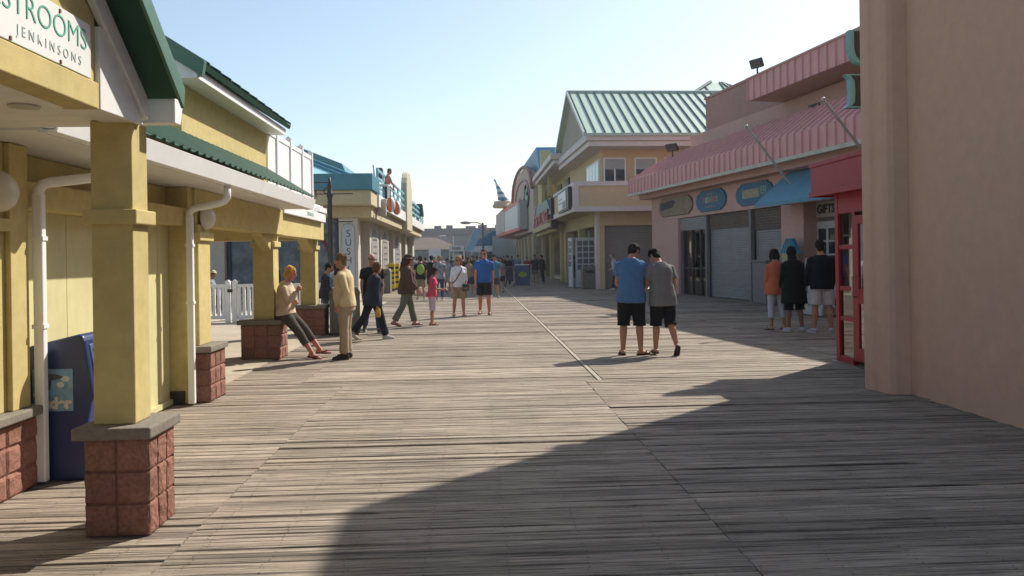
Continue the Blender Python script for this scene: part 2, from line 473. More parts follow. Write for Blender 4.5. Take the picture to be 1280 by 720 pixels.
m = W(); m.box(-3.339, -3.12, 5.745, 8.876, 1.95, 2.14); m.build('header_beam', YEL, YB, bevel=.006)
m = W(); m.box(-3.32, -3.16, 8.855, 8.878, .02, .15); m.build('vent_grille', BLACK, YB)
# arcade beams and haunches
m = W()
m.box(-3.36, -3.075, 9.03, 13.12, 1.974, 2.374)
m.box(-3.42, -3.14, 13.125, 17.0, 1.974, 2.33)
m.prism([(12.798, 1.9735), (12.15, 1.9735), (12.798, 1.70)], 'x', -3.34, -3.18)
m.prism([(16.698, 1.9735), (16.05, 1.9735), (16.698, 1.70)], 'x', -3.5, -3.30)
m.box(-7.39, -3.60, 16.75, 16.98, 1.974, 2.33)
m.build('arcade_beam', YEL, YB, bevel=.006)
m = W()
m.box(-3.9, -2.66, 5.05, 9.0, 2.378, 2.396); m.box(-7.5, -2.66, 9.005, 13.0, 2.378, 2.396)
m.box(-7.5, -3.10, 13.005, 17.0, 2.378, 2.396)
m.box(-2.665, -2.655, 5.05, 13.0, 2.365, 2.377)
m.build('soffit', WHITE, YB)
m = W()
m.prism([(-2.66, 2.372), (-2.575, 2.372), (-2.535, 2.53), (-2.548, 2.53), (-2.585, 2.39), (-2.66, 2.39)], 'y', 5.1, 9.85)
m.prism([(-2.66, 2.373), (-2.576, 2.373), (-2.536, 2.531), (-2.549, 2.531), (-2.586, 2.391), (-2.66, 2.391)], 'y', 9.853, 13.08)
m.box(-2.66, -2.60, 5.1, 13.06, 2.396, 2.545)
m.build('eave_gutter', WHITE2, YB, bevel=.003)
def corr(x0, z0, x1, z1, ya, yb, per=.2, amp=.022, th=.012, sub=8, nrm=(.55, .83)):
    m = W(); n = int((yb - ya) / per * sub); vs = []; fs = []
    for i in range(n + 1):
        y = ya + (yb - ya) * i / n
        ph = ((y - ya) / per) % 1.0
        a = amp * (1.0 if ph < .22 else (max(0, 1 - (ph - .22) / .15) if ph < .37 else (0 if ph < .85 else (ph - .85) / .15)))
        for (x, z) in ((x0, z0), (x1, z1)):
            vs.append((x + nrm[0] * a, y, z + nrm[1] * a)); vs.append((x + nrm[0] * (a - th), y, z + nrm[1] * (a - th)))
    for i in range(n):
        o = 4 * i; q = o + 4
        fs += [(o, o + 2, q + 2, q), (o + 1, q + 1, q + 3, o + 3), (o, q, q + 1, o + 1), (o + 2, o + 3, q + 3, q + 2)]
    m.add(vs, fs); return m
corr(-2.545, 2.565, -3.33, 3.05, 5.12, 12.95).build('eave_roof', GREEN, YB)
m = W(); m.box(-7.6, -3.335, 5.2, 9.26, 3.0, 3.05); m.box(-7.5, -3.40, 9.3, 13.0, 2.7, 2.75)
m.box(-7.5, -3.14, 13.05, 16.95, 2.53, 2.68)
m.build('flat_roof', WHITE, YB)
# upper storey
m = W(); m.box(-7.2, -3.3, 9.28, 13.02, 2.76, 3.598); m.build('upper_wall', YEL, YB, bevel=.006)
m = W(); m.prism([(-7.42, 3.613), (-2.985, 3.613), (-2.96, 3.66), (-5.2, 5.11)], 'y', 9.055, 9.08)
m.prism([(-7.2, 3.60), (-3.32, 3.60), (-5.2, 4.86)], 'y', 13.04, 13.08)
m.box(-7.2, -3.06, 9.03, 13.20, 3.6, 3.612)
m.build('upper_soffit', WHITE, YB)
m = W(); m.box(-3.06, -3.03, 9.02, 13.22, 3.598, 3.70)
for k in range(8): m.box(-3.03, -3.0285, 9.1 + k * .55, 9.104 + k * .55, 3.6, 3.70)
m.build('upper_fascia', WHITE2, YB)
m = W(); m.prism([(-2.98, 3.70), (-2.95, 3.76), (-5.2, 5.20), (-7.45, 3.76), (-7.42, 3.70), (-5.2, 5.13)], 'y', 9.06, 13.25)
ur = m.build('upper_roof', GREEN, YB)
m = W()
for k in range(11):
    y = 9.2 + k * .4
    m.prism([(-2.945, 3.765), (-2.945, 3.80), (-5.2, 5.245), (-5.2, 5.205)], 'y', y - .015, y + .015)
m.build('roof_seam', GREEN, ur)
m = W(); m.prism([(-2.96, 3.60), (-2.93, 3.775), (-5.2, 5.225), (-7.47, 3.775), (-7.44, 3.6), (-5.2, 5.02)], 'y', 8.96, 9.05)
m.build('rake_trim', GREENL, YB, bevel=.006)
# sign board along arcade
m = W(); m.box(-3.14, -3.05, 13.13, 16.75, 2.335, 2.50); fb = m.build('fascia_board', WHITE2, YB, bevel=.004)
text('RESTROOMS', .10, mat('faint_green_print', (.45, .60, .52), .6), fb, (-3.047, 15.2, 2.42), (0, 1, 0), depth=.002)
m = W(); m.prism([(16.0, 2.52), (16.78, 2.52), (16.78, 2.62), (16.12, 2.62)], 'x', -3.13, -3.03); m.build('fascia_cap', WHITE2, YB)
# drainpipes
def pipe(pts, r=.036):
    m = W(); m.tube(pts, r, 12)
    return m
for (x, y, top, g) in ((-3.06, 5.80, 2.05, (-2.66, 5.98)), (-3.065, 8.82, 2.06, (-2.64, 8.76))):
    m = W()
    m.box(x - .035, x + .035, y - .03, y + .03, 0.02, top)
    dp = m.build('drainpipe', WHITE2, YB, bevel=.01)
    mid = Vector((g[0], g[1], 2.22))
    pts = [(x, y, top - .01), (x, y, top + .03), (x + .03, y, top + .065), (x + .07, y + .01, top + .08),
           (g[0] - .09, g[1], 2.15 + .03), (g[0] - .03, g[1], 2.205), (g[0], g[1], 2.25), (g[0], g[1], 2.373)]
    q = W(); q.tube(pts, .037, 12); q.build('pipe_elbow', WHITE2, dp, smooth=True)
    q = W()
    for z in (1.1, 1.72): q.box(x - .042, x + .042, y - .034, y + .034, z, z + .03)
    q.build('pipe_clip', WHITE2, dp)
LAMPG = mat('opal_globe', (.62, .58, .50), .35, .06)
for (x, y, z) in ((-3.095, 5.36, 2.03), (-3.045, 9.22, 2.05)):
    m = W(); m.lathe((x, y, z), [(.135, 0), (.135, .02), (.128, .05), (.105, .085), (.07, .11), (.03, .122), (.0, .124)], 24, 'x')
    m.build('wall_lamp', LAMPG, YB, smooth=True)

# signs, fence, box
SG = thing('restroom_sign', 'white restrooms sign with green capitals on the portico gable', 'sign', (-1.93, 3.6, 2.49))
m = W(); m.box(-1.948, -1.930, 3.02, 4.17, 2.492, 2.765); m.build('sign_panel', mat('sign_white', (.74, .74, .71), .35, .03), SG, bevel=.003)
text('RESTROOMS', .152, mat('sign_green', (.09, .36, .26), .5), SG, (-1.928, 3.672, 2.668), (0, 1, 0), depth=.001, sx=1.06, bold=-.0022)
text('JENKINSONS', .066, mat('sign_grey', (.52, .60, .58), .5), SG, (-1.928, 3.785, 2.555), (0, 1, 0), depth=.001, spacing=1.62, sx=1.0, bold=-.0008)
m = W()
for y in (3.45, 3.86):
    for z in (2.505, 2.745): m.box(-1.929, -1.925, y, y + .012, z - .01, z + .008)
m.build('sign_bolt', mat('rust', (.16, .06, .03), .8), SG)

RF = thing('deck_fence', 'solid white vinyl fence round the roof deck above the arcade', 'fence', (-3.3, 14.8, 2.68))
m = W()
m.box(-3.31, -3.285, 13.05, 16.55, 2.72, 3.60)
m.box(-6.8, -3.31, 16.52, 16.545, 2.72, 3.60)
m.build('panel', WHITE2, RF)
m = W(); m.box(-3.325, -3.27, 13.05, 16.55, 3.60, 3.68); m.box(-6.8, -3.326, 16.505, 16.56, 3.6, 3.68); m.build('rail', WHITE2, RF)
for y in (13.62, 14.62, 15.62, 16.53):
    m = W(); m.box(-3.34, -3.255, y - .045, y + .045, 2.681, 3.75); m.prism([(-3.35, 3.75), (-3.245, 3.75), (-3.297, 3.80)], 'y', y - .05, y + .05); m.build('post', WHITE2, RF)

NBX = thing('newspaper_box', 'dark blue newspaper vending box with bird poster in the yellow wall recess', 'newspaper box', (-2.98, 6.05, 0))
BLUEP = mat('blue_plastic', (.018, .034, .115), .38, .12, 5, dirt=.2, dscale=4, dirtcol=(.05, .06, .1))
m = W()
x0, x1, y0, y1 = -3.22, -2.735, 5.88, 6.36
sidep = [(x0 + .01, .0), (x1 - .05, .0), (x1 - .045, .42), (x1 - .02, .56), (x1, .60), (x1 - .06, 1.0), (x1 - .075, 1.035), (x1 - .11, 1.045), (x0 + .03, .965), (x0 + .005, .94)]
m.prism(sidep, 'y', y0, y1)
nb = m.build('box_body', BLUEP, NBX, bevel=.018)
m = W(); m.prism([(x1 - .004, .62), (x1 + .012, .62), (x1 - .048, .97), (x1 - .064, .97)], 'y', y0 + .05, y1 - .05)
m.build('window_frame', mat('frame_dull_blue', (.07, .10, .22), .4), NBX, bevel=.006)
m = W(); m.prism([(x1 + .012, .65), (x1 + .016, .65), (x1 - .038, .94), (x1 - .042, .94)], 'y', y0 + .08, y1 - .08)
m.build('display_window', glass_mat('box_window', (.7, .75, .75), .3), NBX)
pcol = mat('poster_sea_blue', (.13, .26, .40), .5, .5, 9, dirt=.6, dscale=8, dirtcol=(.42, .48, .52))
m = W(); m.box(-3.16, -2.88, y0 - .006, y0 - .001, .50, .80); po = m.build('poster', pcol, NBX)
m = W()
def blob(mb, cx, cz, rx, rz, y, n=18, wob=.25, sd=1):
    vs = []
    for i in range(n):
        a = 2 * pi * i / n; k = 1 + wob * noise.noise((cos(a) * 1.5 + sd, sin(a) * 1.5, sd))
        vs.append((cx + rx * k * cos(a), y, cz + rz * k * sin(a)))
    mb.add(vs, [tuple(range(n))])
blob(m, -3.04, .745, .085, .022, y0 - .0085, sd=2); blob(m, -3.075, .69, .05, .045, y0 - .0080, sd=3)
m.build('poster_bird', mat('poster_dark', (.07, .08, .09), .6), po)
m = W(); blob(m, -2.93, .73, .03, .02, y0 - .0075, sd=6); blob(m, -2.965, .69, .028, .02, y0 - .0085, sd=7); blob(m, -3.11, .62, .05, .02, y0 - .009, sd=8)
m.build('poster_fish', mat('poster_pale', (.52, .56, .55), .6), po)
text('onder', .11, mat('poster_letter', (.56, .52, .42), .6), po, (-3.02, y0 - .0095, .555), (1, 0, 0), depth=.001, bold=.006, sx=.95)

# litter bin by pier 4
BIN = mat('bin_concrete_grey', (.15, .145, .115), .8, .2, 8, dirt=.3, dscale=5)
def litter_bin(label, loc, rz=0, w=.56, h=1.0, poster=False):
    t = thing('litter_bin', label, 'litter bin', loc, rz, 'litter bins')
    m = MB(); m.box(-w/2, w/2, -w/2, w/2, .03, h * .86); m.box(-w/2 + .03, w/2 - .03, -w/2 + .03, w/2 - .03, 0, .03)
    m.build('bin_body', BIN, t, bevel=.02)
    m = MB(); m.prism([(-w/2 - .02, h * .86), (w/2 + .02, h * .86), (w/2 - .05, h), (-w/2 + .05, h)], 'y', -w/2 - .02, w/2 + .02)
    m.build('bin_lid', BIN, t, bevel=.02)
    m = MB(); m.box(-w * .3, w * .3, -w/2 - .006, -w/2 + .01, h * .70, h * .82); m.build('bin_opening', BLACK, t)
    if poster:
        m = MB(); m.box(-w * .28, w * .34, -w/2 - .012, -w/2 - .001, .36, .72); p = m.build('poster', mat('bin_poster', (.10, .26, .30), .5, .6, 14, dirt=.7, dscale=14, dirtcol=(.42, .40, .44)), t)
        m = MB(); m.box(-w * .28, w * .34, -w/2 - .015, -w/2 - .0125, .66, .72); m.build('poster_band', mat('poster_pink', (.42, .15, .18), .6), p)
    return t
litter_bin('grey square litter bin with a colourful poster beside the last yellow pier', (-2.72, 17.0, 0), radians(8), .62, .98, True)

# white picket fence across the side passage
PF = thing('picket_fence', 'white vinyl picket fence and gate across the side passage behind the arcade', 'fence', (-6, 20.6, 0))
fy = 20.6
def fence_run(xa, xb, name):
    m = W(); m.box(xa, xb, fy - .03, fy + .03, .90, .98); m.box(xa, xb, fy - .03, fy + .03, .10, .19)
    n = int((xb - xa) / .118)
    for i in range(n + 1):
        x = xa + .05 + i * (xb - xa - .1) / n
        m.box(x - .034, x + .034, fy - .025, fy + .025, .19, .90)
    m.build(name, WHITE2, PF)
fence_run(-9.2, -6.295, 'fence_panel'); fence_run(-5.995, -3.55, 'fence_panel')
for x in (-6.23, -6.06):
    m = W(); m.box(x - .06, x + .06, fy - .06, fy + .06, 0.012, 1.04); m.prism([(x - .07, 1.04), (x + .07, 1.04), (x, 1.10)], 'y', fy - .07, fy + .07); m.build('fence_post', WHITE2, PF, bevel=.01)
m = W(); m.box(-6.22, -6.10, fy - .085, fy - .061, .78, .86); m.box(-6.28, -6.18, fy - .05, fy + .03, 1.101, 1.14); m.build('gate_latch', BLACK, PF)
# ------------------------------------------------------------------ cream and teal sushi restaurant beyond the passage
CREAM = mat('cream_stucco', (.50, .43, .27), .85, .08, 6, bump=.2, bscale=60, dirt=.25, dscale=.9)
CREAML = mat('pale_column_stucco', (.52, .48, .40), .85, .08, 6, bump=.2, bscale=60, dirt=.2)
TEAL = mat('teal_metal', (.045, .20, .26), .4, .12, 3, dirt=.15)
TEALL = mat('backlit_teal_panel', (.42, .72, .76), .3, .12, 2)  # albedo brightened to stand in for light passing through the glazing
TEALR = mat('teal_railing', (.22, .46, .52), .4, .06, 4)
DGLASS = mat('dark_window_glass', (.02, .026, .032), .08, .3, .6, spec=.8)
SB = thing('sushi_restaurant', 'cream restaurant with teal roof edge and balcony beyond the white picket fence', 'building', (-8, 40, 0))
SX, SY = -4.27, 30.0
m = W()
m.box(-16, SX - .6, SY + .35, 58, 0, 3.55)
m.box(-16, -3.75, SY - .2, 58.2, 3.12, 3.52)            # band above the windows
m.build('wall', CREAM, SB, bevel=.02)
m = W(); m.box(-16, -3.62, 28.7, 58.4, 3.525, 4.04); m.build('cream_band', CREAM, SB, bevel=.02)
m = W(); m.box(-16, -3.55, 28.55, 30.6, 4.045, 4.62); m.build('teal_fascia', TEAL, SB, bevel=.02)
# corner columns and street columns
def col(y0, y1, nm='column', mt=None):
    m = W(); m.box(SX - .55, SX, y0, y1, 0, 3.118); return m.build(nm, mt or CREAML, SB, bevel=.02)
m = W(); m.box(-4.98, SX, 29.9, 30.6, 0, 3.118); cc = m.build('corner_column', CREAML, SB, bevel=.02)
cols = [(33.3, 36.4), (37.2, 40.6), (43.0, 47.6), (50.6, 52.0), (56.5, 58.0)]
for a, b in cols: col(a, b)
for x0, x1 in ((-9.75, -9.15), (-16, -14.0)):
    m = W(); m.box(x0, x1, 29.9, 30.4, 0, 3.118); m.build('front_column', CREAML, SB, bevel=.02)
# dark windows in the street wall
for a, b in ((30.6, 33.3), (36.4, 37.2), (40.6, 43.0), (47.6, 50.6), (52.0, 56.5)):
    m = W(); m.box(SX - .50, SX - .40, a + .002, b - .002, .1, 3.0); wn = m.build('window', DGLASS, SB)
    m = W()
    n = max(1, int((b - a) / 1.0))
    for i in range(n + 1):
        y = a + .06 + (b - a - .12) * i / n; m.box(SX - .39, SX - .33, y - .04, y + .04, .1, 3.0)
    m.box(SX - .385, SX - .335, a + .01, b - .01, 2.2, 2.28)
    m.build('window_frame', CREAML if a < 31 else SEAL, wn)
# front windows with mural
muralm = mat('window_mural', (.05, .085, .12), .25, .9, 2.2, dirt=.75, dscale=3.2, dirtcol=(.26, .30, .33))
for i, (a, b) in enumerate(((-13.9, -9.8), (-9.1, -5.05))):
    m = W(); m.box(a, b, 30.22, 30.30, .35, 3.05); wn = m.build('window', DGLASS if i == 0 else muralm, SB)
    m = W()
    for k in range(5 if i == 0 else 4):
        x = a + .05 + (b - a - .1) * k / (4 if i == 0 else 3); m.box(x - .05, x + .05, 30.12, 30.22, .35, 3.05)
    m.box(a, b, 30.13, 30.215, 2.45, 2.55)
    m.build('window_frame', mat('navy_frame', (.02, .04, .075), .5), wn)
m = W(); m.tube([(-6.6 + 1.25 * sin(k * pi / 16), 30.19, 1.55 + 1.2 * cos(k * pi / 16)) for k in range(9)] + [(-5.35, 30.19, .5)], .07, 6); m.build('mural_arch', mat('mural_red', (.16, .03, .04), .6), SB)
# balcony: deck rail and roof behind
m = W()
for z in (4.30, 4.62, 4.94):
    m.box(-3.66, -3.60, 30.62, 58.4, z, z + .10)
for k in range(14): m.box(-3.67, -3.59, 30.7 + k * 2.1, 30.78 + k * 2.1, 4.042, 5.05)
m.build('balcony_rail', TEALR, SB)
m = W(); m.box(-3.61, -3.55, 30.62, 58.4, 3.56, 4.02); m.build('white_fascia', WHITE2, SB)
m = W()
m.add([(-16, 30.2, 4.63), (-4.4, 30.2, 4.63), (-6.6, 32.6, 5.62), (-16, 32.6, 6.3)], [(0, 1, 2, 3)])
m.add([(-16, 30.3, 4.5), (-4.4, 30.3, 4.5), (-6.6, 32.7, 5.5), (-16, 32.7, 6.2)], [(0, 1, 2, 3)])
gr = m.build('roof_glazing', TEALL, SB)
m = W()
for k in range(9):
    t = k / 8; a = Vector((-14 + 9.3 * t, 30.15, 4.66)); b = Vector((-14.3 + 7.4 * t, 32.6, 6.22 - .58 * t))
    m.tube([a, b], .05, 6)
m.tube([(-16, 32.6, 6.34), (-6.6, 32.6, 5.66)], .09, 6); m.tube([(-6.6, 32.6, 5.66), (-4.4, 30.2, 4.66)], .07, 6)
m.build('glazing_bar', TEAL, gr)
m = W(); m.prism([(-12, 4.05), (-5.2, 4.05), (-6.0, 6.0), (-8.5, 7.0), (-12, 7.0)], 'y', 37.2, 57.5); m.build('teal_roof', TEAL, SB)
# arched pediment facing the street
poly = [(42.6, 3.1), (46.2, 3.1), (46.2, 4.9)]
for k in range(13):
    a = pi * k / 12; poly.append((44.4 + 1.8 * cos(a), 4.9 + 1.45 * sin(a)))
m = W(); m.prism(poly, 'x', -3.80, -3.48); m.build('arched_pediment', mat('pale_yellow_stucco', (.50, .45, .32), .85, .08, 5, dirt=.2), SB, bevel=.04)
# signs
def arch_panel(x, y, z0, z1, wd, depth, facing):
    m = W(); r = wd / 2
    pts = [(-r, z0), (r, z0), (r, z1 - r * .8)] + [(r * cos(pi * k / 10), z1 - r * .8 + r * .8 * sin(pi * k / 10)) for k in range(1, 10)] + [(-r, z1 - r * .8)]
    if facing == 's': m.prism([(x + p[0], p[1]) for p in pts], 'y', y - depth, y)
    else: m.prism([(y + p[0], p[1]) for p in pts], 'x', x, x + depth)
    return m
SGB = mat('sign_pale_blue', (.44, .47, .50), .5, .06, 4)
t = thing('sushi_sign', 'tall arched pale sign reading sushi downwards on the cream corner column', 'sign', (-4.62, 29.88, 0))
arch_panel(-4.62, 29.885, .5, 2.92, .50, .012, 's').build('sign_border', mat('sign_border_grey', (.27, .30, .34), .5), t)
arch_panel(-4.62, 29.872, .54, 2.88, .44, .012, 's').build('sign_panel', SGB, t)
NAVY = mat('sign_navy', (.02, .035, .085), .5)
for i, ch in enumerate('SUSHI'):
    text(ch, .36, NAVY, t, (-4.62, 29.858, 2.52 - .33 * i), (1, 0, 0), depth=.002)
for i, ((a, b), lb, tint) in enumerate(zip(cols[:3], ('nearest arched menu panel on the cream columns, just past the restaurant door', 'middle arched menu panel on the cream columns beside the litter bin', 'far arched menu panel on the cream columns beside the dark doorway'), ((.30, .28, .26), (.27, .25, .24), (.25, .25, .27)))):
    c = (a + b) / 2; wd = (b - a) * .72
    t = thing('menu_sign', lb, 'sign', (SX + .01, c, 0), 0, 'arched menu panels')
    arch_panel(SX + .003, c, .45, 2.85, wd, .02, 'e').build('sign_panel', mat('menu_%d' % i, tint, .6, .2, 6), t)
    m = W(); rr = random.Random(i)
    for k in range(6):
        z = 2.35 - k * .28; h = .05 + .05 * rr.random(); q = wd * (.2 + .15 * rr.random()); m.box(SX + .0235, SX + .027, c - q, c + q, z, z + h)
    m.build('lettering', mat('menu_letters', (.10, .08, .11), .6), t)
# banner lamp post
LPX = atY(414.5, 400, 22.5).x
t = thing('banner_post', 'dark post with thin banner arms standing before the sushi sign', 'post', (LPX, 22.5, 0))
m = MB(); m.lathe((0, 0, 0), [(.13, 0), (.13, .25), (.08, .32), (.065, .6), (.065, 3.3), (.09, 3.32), (.09, 3.42), (.06, 3.46), (.075, 3.6), (.05, 3.7), (.03, 3.85), (.0, 3.87)], 14)
m.build('pole', SEAL, t, smooth=True)
for z, l, r in ((3.72, .62, .0), (3.40, .38, .64), (2.92, .62, 0), (2.62, 0, .62), (2.52, .0, .0)):
    if l == r == 0: continue
    m = MB(); m.tube([(-l, 0, z), (r, 0, z)], .016, 8)
    if r == .64: m.tube([(-.38, 0, z - .1), (-.38, 0, z + .12)], .018, 8); m.tube([(-.06 - .1 * sin(k / 3), 0, z + .16 * (1 - cos(k / 3)) / 2) for k in range(10)], .014, 6)
    m.build('banner_arm', SEAL, t)
# loudspeakers
for (px, py, Y, lb) in ((473, 216, 33.5, 'dark loudspeaker box beside the shirtless man on the restaurant balcony'), (522, 266, 55, 'dark loudspeaker box at the far end of the teal balcony')):
    c = atY(px, py, Y); t = thing('loudspeaker', lb, 'loudspeaker', (c.x, Y, c.z - .25), 0, 'loudspeakers on the balcony')
    s = .22 if Y < 40 else .42
    m = MB(); m.prism([(-s, 0), (s, 0), (s * .8, s * 2), (-s * .8, s * 2)], 'y', -s, s); m.build('cabinet', mat('speaker_grey', (.05, .06, .07), .6), t, bevel=.02)
    m = MB(); m.lathe((0, -s - .005, s), [(s * .6, 0), (s * .6, -.01), (s * .2, -.002), (0, -.002)], 16, 'y'); m.build('speaker_cone', BLACK, t)
    m = MB(); m.box(-.03, .03, -.03, .03, -(c.z - .25 - 4.1), 0); m.build('bracket', SEAL, t)
# planter box, white chair and beach balls by the balcony man
c = atY(478, 240, 32.6)
t = thing('lifeguard_chair', 'white wooden chair on the balcony edge behind the shirtless man', 'chair', (c.x, 32.6, 3.9))
m = MB(); m.box(-.28, .28, -.25, .25, .62, .68); m.build('seat', WHITE2, t)
m = MB(); m.prism([(.2, .68), (.27, .68), (.36, 1.45), (.29, 1.45)], 'y', -.26, .26); 
for v in range(len(m.v)): m.v[v] = (-m.v[v][0], m.v[v][1], m.v[v][2])
m.build('backrest', WHITE2, t)
for x in (-.24, .24):
    for y in (-.22, .22):
        m = MB(); m.box(x - .03, x + .03, y - .03, y + .03, 0, .62); m.build('leg', WHITE2, t)
c = atY(477.5, 262, 31.4)
t = thing('utility_box', 'pale grey box mounted on the balcony edge below the white chair', 'box', (c.x, 31.4, c.z - .25))
m = MB(); m.box(-.17, .17, -.12, .12, 0, .62); m.build('box_body', mat('box_grey', (.42, .39, .33), .7), t, bevel=.02)
m = MB(); m.box(-.19, .19, -.14, .14, .625, .66); m.build('lid', WHITE, t)
for i, (px, py, Y, r, lb) in enumerate(((488.5, 256, 31.0, .175, 'orange and white beach ball hung on the balcony rail, the nearer one'), (496.0, 260, 32.4, .165, 'orange and white beach ball hung on the balcony rail, the farther smaller one'))):
    c = atY(px, py, Y); t = thing('beach_ball', lb, 'beach ball', (c.x, Y, c.z), radians(-12 + 20 * i), 'beach balls on the balcony')
    mats = [mat('ball_orange', (.62, .15, .02), .4, .05), mat('ball_white', (.72, .68, .66), .4, .05), mat('ball_navy', (.07, .08, .14), .4)]
    for k in range(3):
        m = MB()
        for seg in ((4, 1), (5, 0, 2), (3,))[k]:
            vs = []; fs = []; A0 = seg * pi / 3; 
            for j in range(11):
                th = pi * j / 10
                for q in range(5):
                    a = A0 + pi / 3 * q / 4; vs.append((r * sin(th) * cos(a), r * sin(th) * sin(a), r * 1.7 * cos(th)))
            for j in range(10):
                for q in range(4): fs.append((j * 5 + q, j * 5 + q + 1, (j + 1) * 5 + q + 1, (j + 1) * 5 + q))
            m.add(vs, fs)
        m.build('ball_gore', mats[k], t, smooth=True)
    m = MB(); m.tube([(0, 0, r * 1.68), (0, 0, r * 1.68 + .25)], .008, 6); m.build('cord', SEAL, t)
# bin and yellow racks on the restaurant front
litter_bin('grey litter bin by the restaurant columns beside the yellow racks', (gnd(480, 366).x, 37.0, 0), 0, .78, 1.12)
for i, (px, lb) in enumerate(((489.5, 'bright yellow leaflet rack, the one nearer the grey bin'), (495.5, 'bright yellow leaflet rack, the one farther from the grey bin'))):
    c = atY(px, 352, 39.5 + i * 1.2)
    t = thing('leaflet_rack', lb, 'rack', (c.x, 39.5 + i * 1.2, 0), 0, 'yellow leaflet racks')
    m = MB(); m.box(-.17, .17, -.12, .12, .12, 1.35); m.build('rack_body', mat('rack_yellow', (.62, .46, .02), .5, .08), t, bevel=.015)
    m = MB()
    for k in range(4): m.box(-.13, .13, -.126, -.121, .35 + k * .24, .47 + k * .24)
    m.build('lettering', BLACK, t)
    m = MB(); m.box(-.15, .15, -.10, .10, 0, .12); m.build('rack_base', SEAL, t)
# ------------------------------------------------------------------ big pink-brown building on the right
MAUVE = mat('mauve_stucco', (.555, .354, .268), .9, .06, 7, bump=.5, bscale=130, dirt=.18, dscale=.9, dirtcol=(.38, .25, .20), spec=.2)
BB = thing('corner_building', 'tall plain mauve stucco building with rounded corner pilaster at the right edge', 'building', (8, 2, 0))
m = W()
m.box(4.73, 16, -9, 8.62, -.05, 6.3)
m.box(5.60, 16, 8.6205, 11.2, 2.95, 8.18)  # upper masses out of view, shaped to cast the foreground shadow
m.box(5.61, 16, -9, 8.6, 6.301, 8.18)
m.box(5.55, 16, 8.6305, 11.28, 6.15, 6.32)
m.build('wall', MAUVE, BB, bevel=.01)
m = W()
pl = [(4.74, 8.22), (4.56, 8.22)]
for k in range(7):
    a = pi * (1.5 - k / 12); pl.append((4.56 + .10 * cos(a) , 8.32 + .10 * sin(a)))
pl = [(4.735, 8.47), (4.58, 8.50), (4.525, 8.53), (4.50, 8.58), (4.49, 8.66), (4.49, 8.74), (4.455, 8.78), (4.445, 8.84), (4.45, 8.96), (4.735, 8.97)]
m.prism(pl, 'z', -.05, 6.2)
m.build('pilaster', MAUVE, BB, bevel=.012)
m = W(); m.box(4.735, 5.31, 8.6215, 9.0, -.05, 6.25); m.build('return_wall', MAUVE, BB)
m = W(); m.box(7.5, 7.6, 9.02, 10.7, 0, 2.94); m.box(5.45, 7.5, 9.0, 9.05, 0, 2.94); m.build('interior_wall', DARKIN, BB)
# red entrance
RED = mat('red_paint', (.29, .011, .018), .5, .1, 5, dirt=.2, dscale=3)
RE = thing('red_entrance', 'red framed glass doors under a red box canopy beside the mauve corner', 'entrance', (5.2, 10.4, 0))
m = W()
m.box(4.94, 6.3, 8.98, 11.48, 2.385, 2.42); m.box(4.94, 4.975, 8.98, 11.48, 2.4205, 2.83); m.box(4.976, 6.3, 11.445, 11.48, 2.4205, 2.83); m.box(4.976, 6.3, 8.98, 11.444, 2.79, 2.83)
m.build('canopy', RED, RE, bevel=.006)
m = W(); m.box(4.92, 4.939, 8.98, 11.5, 2.36, 2.43); m.box(4.92, 4.939, 8.98, 11.5, 2.79, 2.85); m.box(4.92, 6.3, 11.481, 11.5, 2.36, 2.43); m.box(4.94, 6.3, 11.481, 11.5, 2.79, 2.85); m.build('canopy_trim', RED, RE, bevel=.004)
m = W()
m.box(5.16, 5.24, 11.10, 11.20, 0.01, 2.384); m.box(5.17, 5.23, 10.62, 10.70, .07, 2.1)
m.box(5.165, 5.235, 9.0, 11.099, 2.10, 2.384); m.box(5.165, 5.235, 10.7005, 11.099, .01, .10)
for z in (.60, 1.02, 1.6): m.box(5.17, 5.23, 10.7005, 11.099, z, z + .06)
m.box(5.24, 6.9, 11.12, 11.19, 0.01, .12); m.box(5.24, 6.9, 11.12, 11.19, 2.2, 2.384); m.box(6.0, 6.07, 11.12, 11.19, .12, 2.2)
m.build('door_frame', RED, RE, bevel=.004)
m = W(); m.box(5.195, 5.205, 10.7005, 11.099, .10, 2.1); m.box(5.2405, 6.9, 11.15, 11.158, .12, 2.2); m.build('side_glass', glass_mat('door_glass', (.75, .8, .8), .22), RE)
m = W()
m.box(5.15, 5.20, 10.50, 10.6, .08, 2.05); m.box(5.15, 5.20, 9.62, 9.72, .08, 2.05); m.box(5.15, 5.20, 9.7205, 10.4995, .08, .26); m.box(5.15, 5.20, 9.7205, 10.4995, 1.93, 2.05); m.box(5.15, 5.20, 9.7205, 10.4995, .86, 1.06)
dr = m.build('door', RED, RE, bevel=.004)
m = W(); m.box(5.170, 5.178, 9.7205, 10.4995, .2605, .8595); m.box(5.170, 5.178, 9.7205, 10.4995, 1.0605, 1.9295); m.build('door_glass', glass_mat('door_glass_mirror', (.6, .65, .65), .42), dr)
m = W(); m.tube([(5.14, 10.55, .95), (5.09, 10.55, .96), (5.09, 10.55, 1.22), (5.14, 10.55, 1.23)], .014, 8); m.build('handle', mat('brushed_steel', (.5, .5, .5), .3, metallic=1), dr)
m = W(); m.box(5.1, 5.3, 9.0, 11.25, -.02, .012); m.build('threshold', mat('threshold_metal', (.35, .33, .3), .4, metallic=.6), RE)

